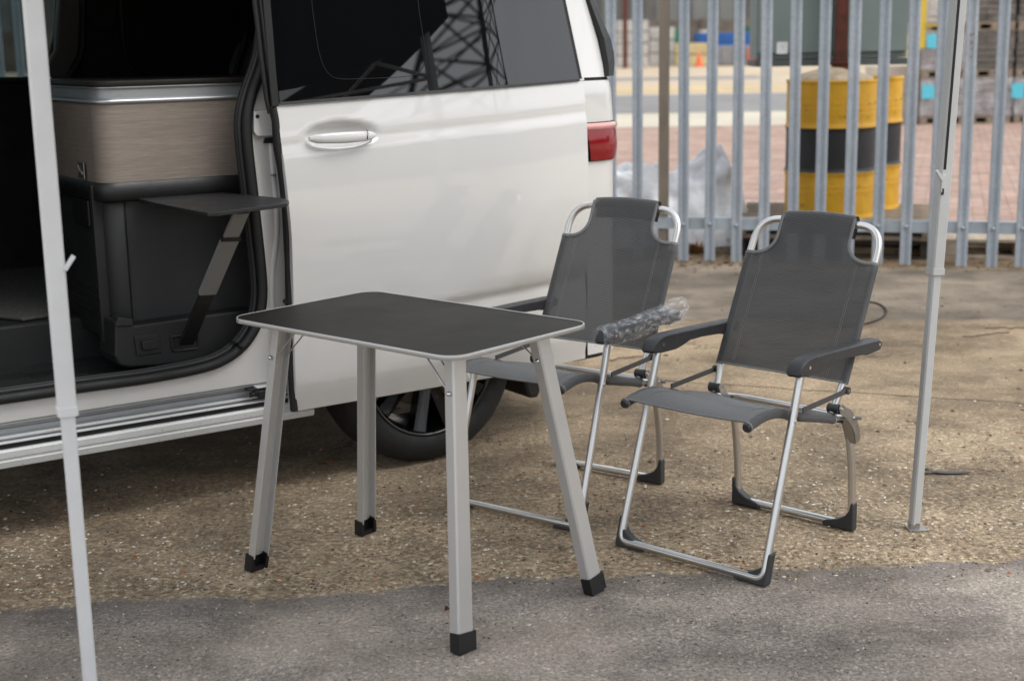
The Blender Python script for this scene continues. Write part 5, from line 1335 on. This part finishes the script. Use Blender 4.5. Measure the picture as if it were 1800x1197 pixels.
# small things on the ground
P_ = on_z(786, 1072); nl = empty('rusty_bolt', (P_.x, P_.y, .006), R(-25), label='rusty bolt lying on the tarmac left of the front table leg', cat='bolt')
b = MB(); b.tube([(0, 0, 0), (.028, 0, 0)], .0028, 8); b.build('shank', 'rust', nl); b = MB(); b.tube([(-.005, 0, 0), (0, 0, 0)], .006, 6); b.build('head', 'rust', nl)
P_ = on_z(1658, 832)
b = MB(); pts = [Vector((-.075, .012, .010)), Vector((-.055, -.004, .016)), Vector((-.03, .0, .006)), Vector((.0, -.006, .004)), Vector((.04, -.012, .004)), Vector((.085, -.014, .004))]
ws = [.006, .016, .012, .014, .010, .003]
b.grid([[p + Vector((0, w2, 0)), p + Vector((0, 0, .004)), p - Vector((0, w2, 0))] for p, w2 in zip(pts, ws)], False); b.grid([[p + Vector((0, w2, -.002)), p - Vector((0, w2, .002))] for p, w2 in zip(pts, ws)], False)
o = b.build('plastic_scrap', 'webbing', None, fix=False); o.location = (P_.x, P_.y, .002); tag(o, 'dark plastic scrap lying right of the gazebo leg', 'scrap')
P_ = [on_z(px, py, .006) for px, py in ((1500, 533), (1530, 531), (1550, 537), (1558, 548), (1548, 560), (1525, 568), (1498, 572), (1470, 575))]
b = MB(); b.tube(smooth_path([p - P_[0] for p in P_], 4), .005, 6); o = b.build('wire_loop', 'black_rubber', None); o.location = P_[0]; tag(o, 'thin black cable looped on the tarmac strip behind the right chair', 'cable')
for i, (px, py, L_, lab) in enumerate(((1735, 589, .28, 'short dark twig lying between gazebo leg and right edge'), (1770, 577, .22, 'thin twig lying nearest the right edge of the yard'), (1110, 629, .3, 'thin straight twig on the concrete between the chairs'), (1490, 572, .2, 'dark curled twig beside the cable loop'))):
    P_ = on_z(px, py, .006); b = MB(); rnd = random.Random(i)
    b.tube([Vector((-L_ / 2 + L_ * k / 7, rnd.uniform(-.012, .012), rnd.uniform(0, .006))) for k in range(8)], .0032, 6)
    o = b.build('twig', 'debris', None); o.location = P_; o.rotation_euler = (0, 0, R(rnd.uniform(-10, 25))); tag(o, lab, 'twig')
for i, (px, py, lab) in enumerate(((566, 815, 'curled brown leaf on the concrete near the rear tyre'), (588, 812, 'dry orange leaf on the concrete near the rear tyre'), (1308, 607, 'small yellow leaf on the concrete behind the right chair'))):
    P_ = on_z(px, py, .003); b = MB(); rnd = random.Random(i + 9)
    b.add([(-.022, 0, 0), (-.008, .012, .004), (.012, .010, .002), (.024, 0, .006), (.010, -.010, .001), (-.010, -.012, .003), (0, 0, .006)], [(0, 1, 6), (1, 2, 6), (2, 3, 6), (3, 4, 6), (4, 5, 6), (5, 0, 6)])
    o = b.build('fallen_leaf', 'stone_orange' if i else 'dead_leaf', None, fix=False); o.location = P_; o.rotation_euler = (0, 0, rnd.uniform(0, 6)); tag(o, lab, 'leaf')

# ================================================================== BEHIND THE CAMERA: what paint and glass reflect
py_ = empty('electricity_pylon', (55.2, -18.2, 0), R(20), label='steel lattice electricity pylon mirrored in the van window', cat='pylon')
b = MB(); H_ = 46
def half(z): return interp([(0, 6.0), (14, 3.3), (22, .7), (34, .35)], z)
lv = [0, 4, 7.5, 10.5, 13, 15, 17, 19, 20.5, 22, 24, 26, 28, 30, 32, 34]
for i, z in enumerate(lv[:-1]):
    z2 = lv[i + 1]; a, c_ = half(z), half(z2)
    C0 = [Vector((sx * a, sy * a, z)) for sx, sy in ((-1, -1), (1, -1), (1, 1), (-1, 1))]; C1 = [Vector((sx * c_, sy * c_, z2)) for sx, sy in ((-1, -1), (1, -1), (1, 1), (-1, 1))]
    for k in range(4):
        b.bar(C0[k], C1[k], .28, .28); j = (k + 1) % 4
        b.bar(C0[k], C1[j], .10, .10); b.bar(C0[j], C1[k], .10, .10); b.bar(C1[k], C1[j], .10, .10)
b.build('tower', 'pylon_steel', py_)
for z in (20.5, 26, 31):
    for s_ in (-1, 1):
        b = MB(); h0 = half(z); L_ = 5.0 if z != 26 else 6.0; tip = Vector((s_ * L_, 0, z + .8))
        for sy in (-1, 1):
            b.bar(Vector((s_ * h0, sy * h0, z)), tip, .14, .14); b.bar(Vector((s_ * h0, sy * h0, z + 1.6)), tip, .12, .12)
            for k in range(1, 6):
                f_ = k / 6; b.bar(Vector((s_ * h0, sy * h0, z)).lerp(tip, f_), Vector((s_ * h0, sy * h0, z + 1.6)).lerp(tip, max(0, f_ - .16)), .08, .08)
        b.build('cross_arm', 'pylon_steel', py_)
        b = MB(); b.tube([tip, tip - Vector((0, 0, 1.5))], .16, 8); b.build('insulator', 'pylon_steel', py_)
        b = MB(); b.tube([tip - Vector((0, 0, 1.5)) + Vector((0, y_, -8 * math.sin(math.pi * abs(y_) / 260))) for y_ in (-130, -60, -20, 0, 20, 60, 130)], .05, 5); b.build('cable', 'pylon_steel', py_)
b = MB(); rows = []  # unseen row of trees, added so the van paint mirrors a horizon
for i in range(90):
    a = R(-175 + 200 * i / 89 - 0); d = 62 + 8 * noise.noise(Vector((i * .2, 0, 0)))
    x, y = math.cos(a) * d, math.sin(a) * d
    h_ = 4.5 + 3.0 * noise.noise(Vector((i * .33, 7, 0))) + 1.2 * noise.noise(Vector((i * 1.3, 2, 0)))
    rows.append([Vector((x, y, 0)), Vector((x * .985, y * .985, h_ * .6)), Vector((x, y, h_))])
b.grid(rows, False); b.grid([[v * 1.06 + Vector((0, 0, 0)) for v in r_] for r_ in rows], False); b.grid([[r_[-1] for r_ in rows], [r_[-1] * 1.06 for r_ in rows]], False)
o = b.build('reflection_treeline', 'leafage', None, fix=False); o['kind'] = 'stuff'; tag(o, 'dark line of trees added behind the camera for reflections', 'trees')
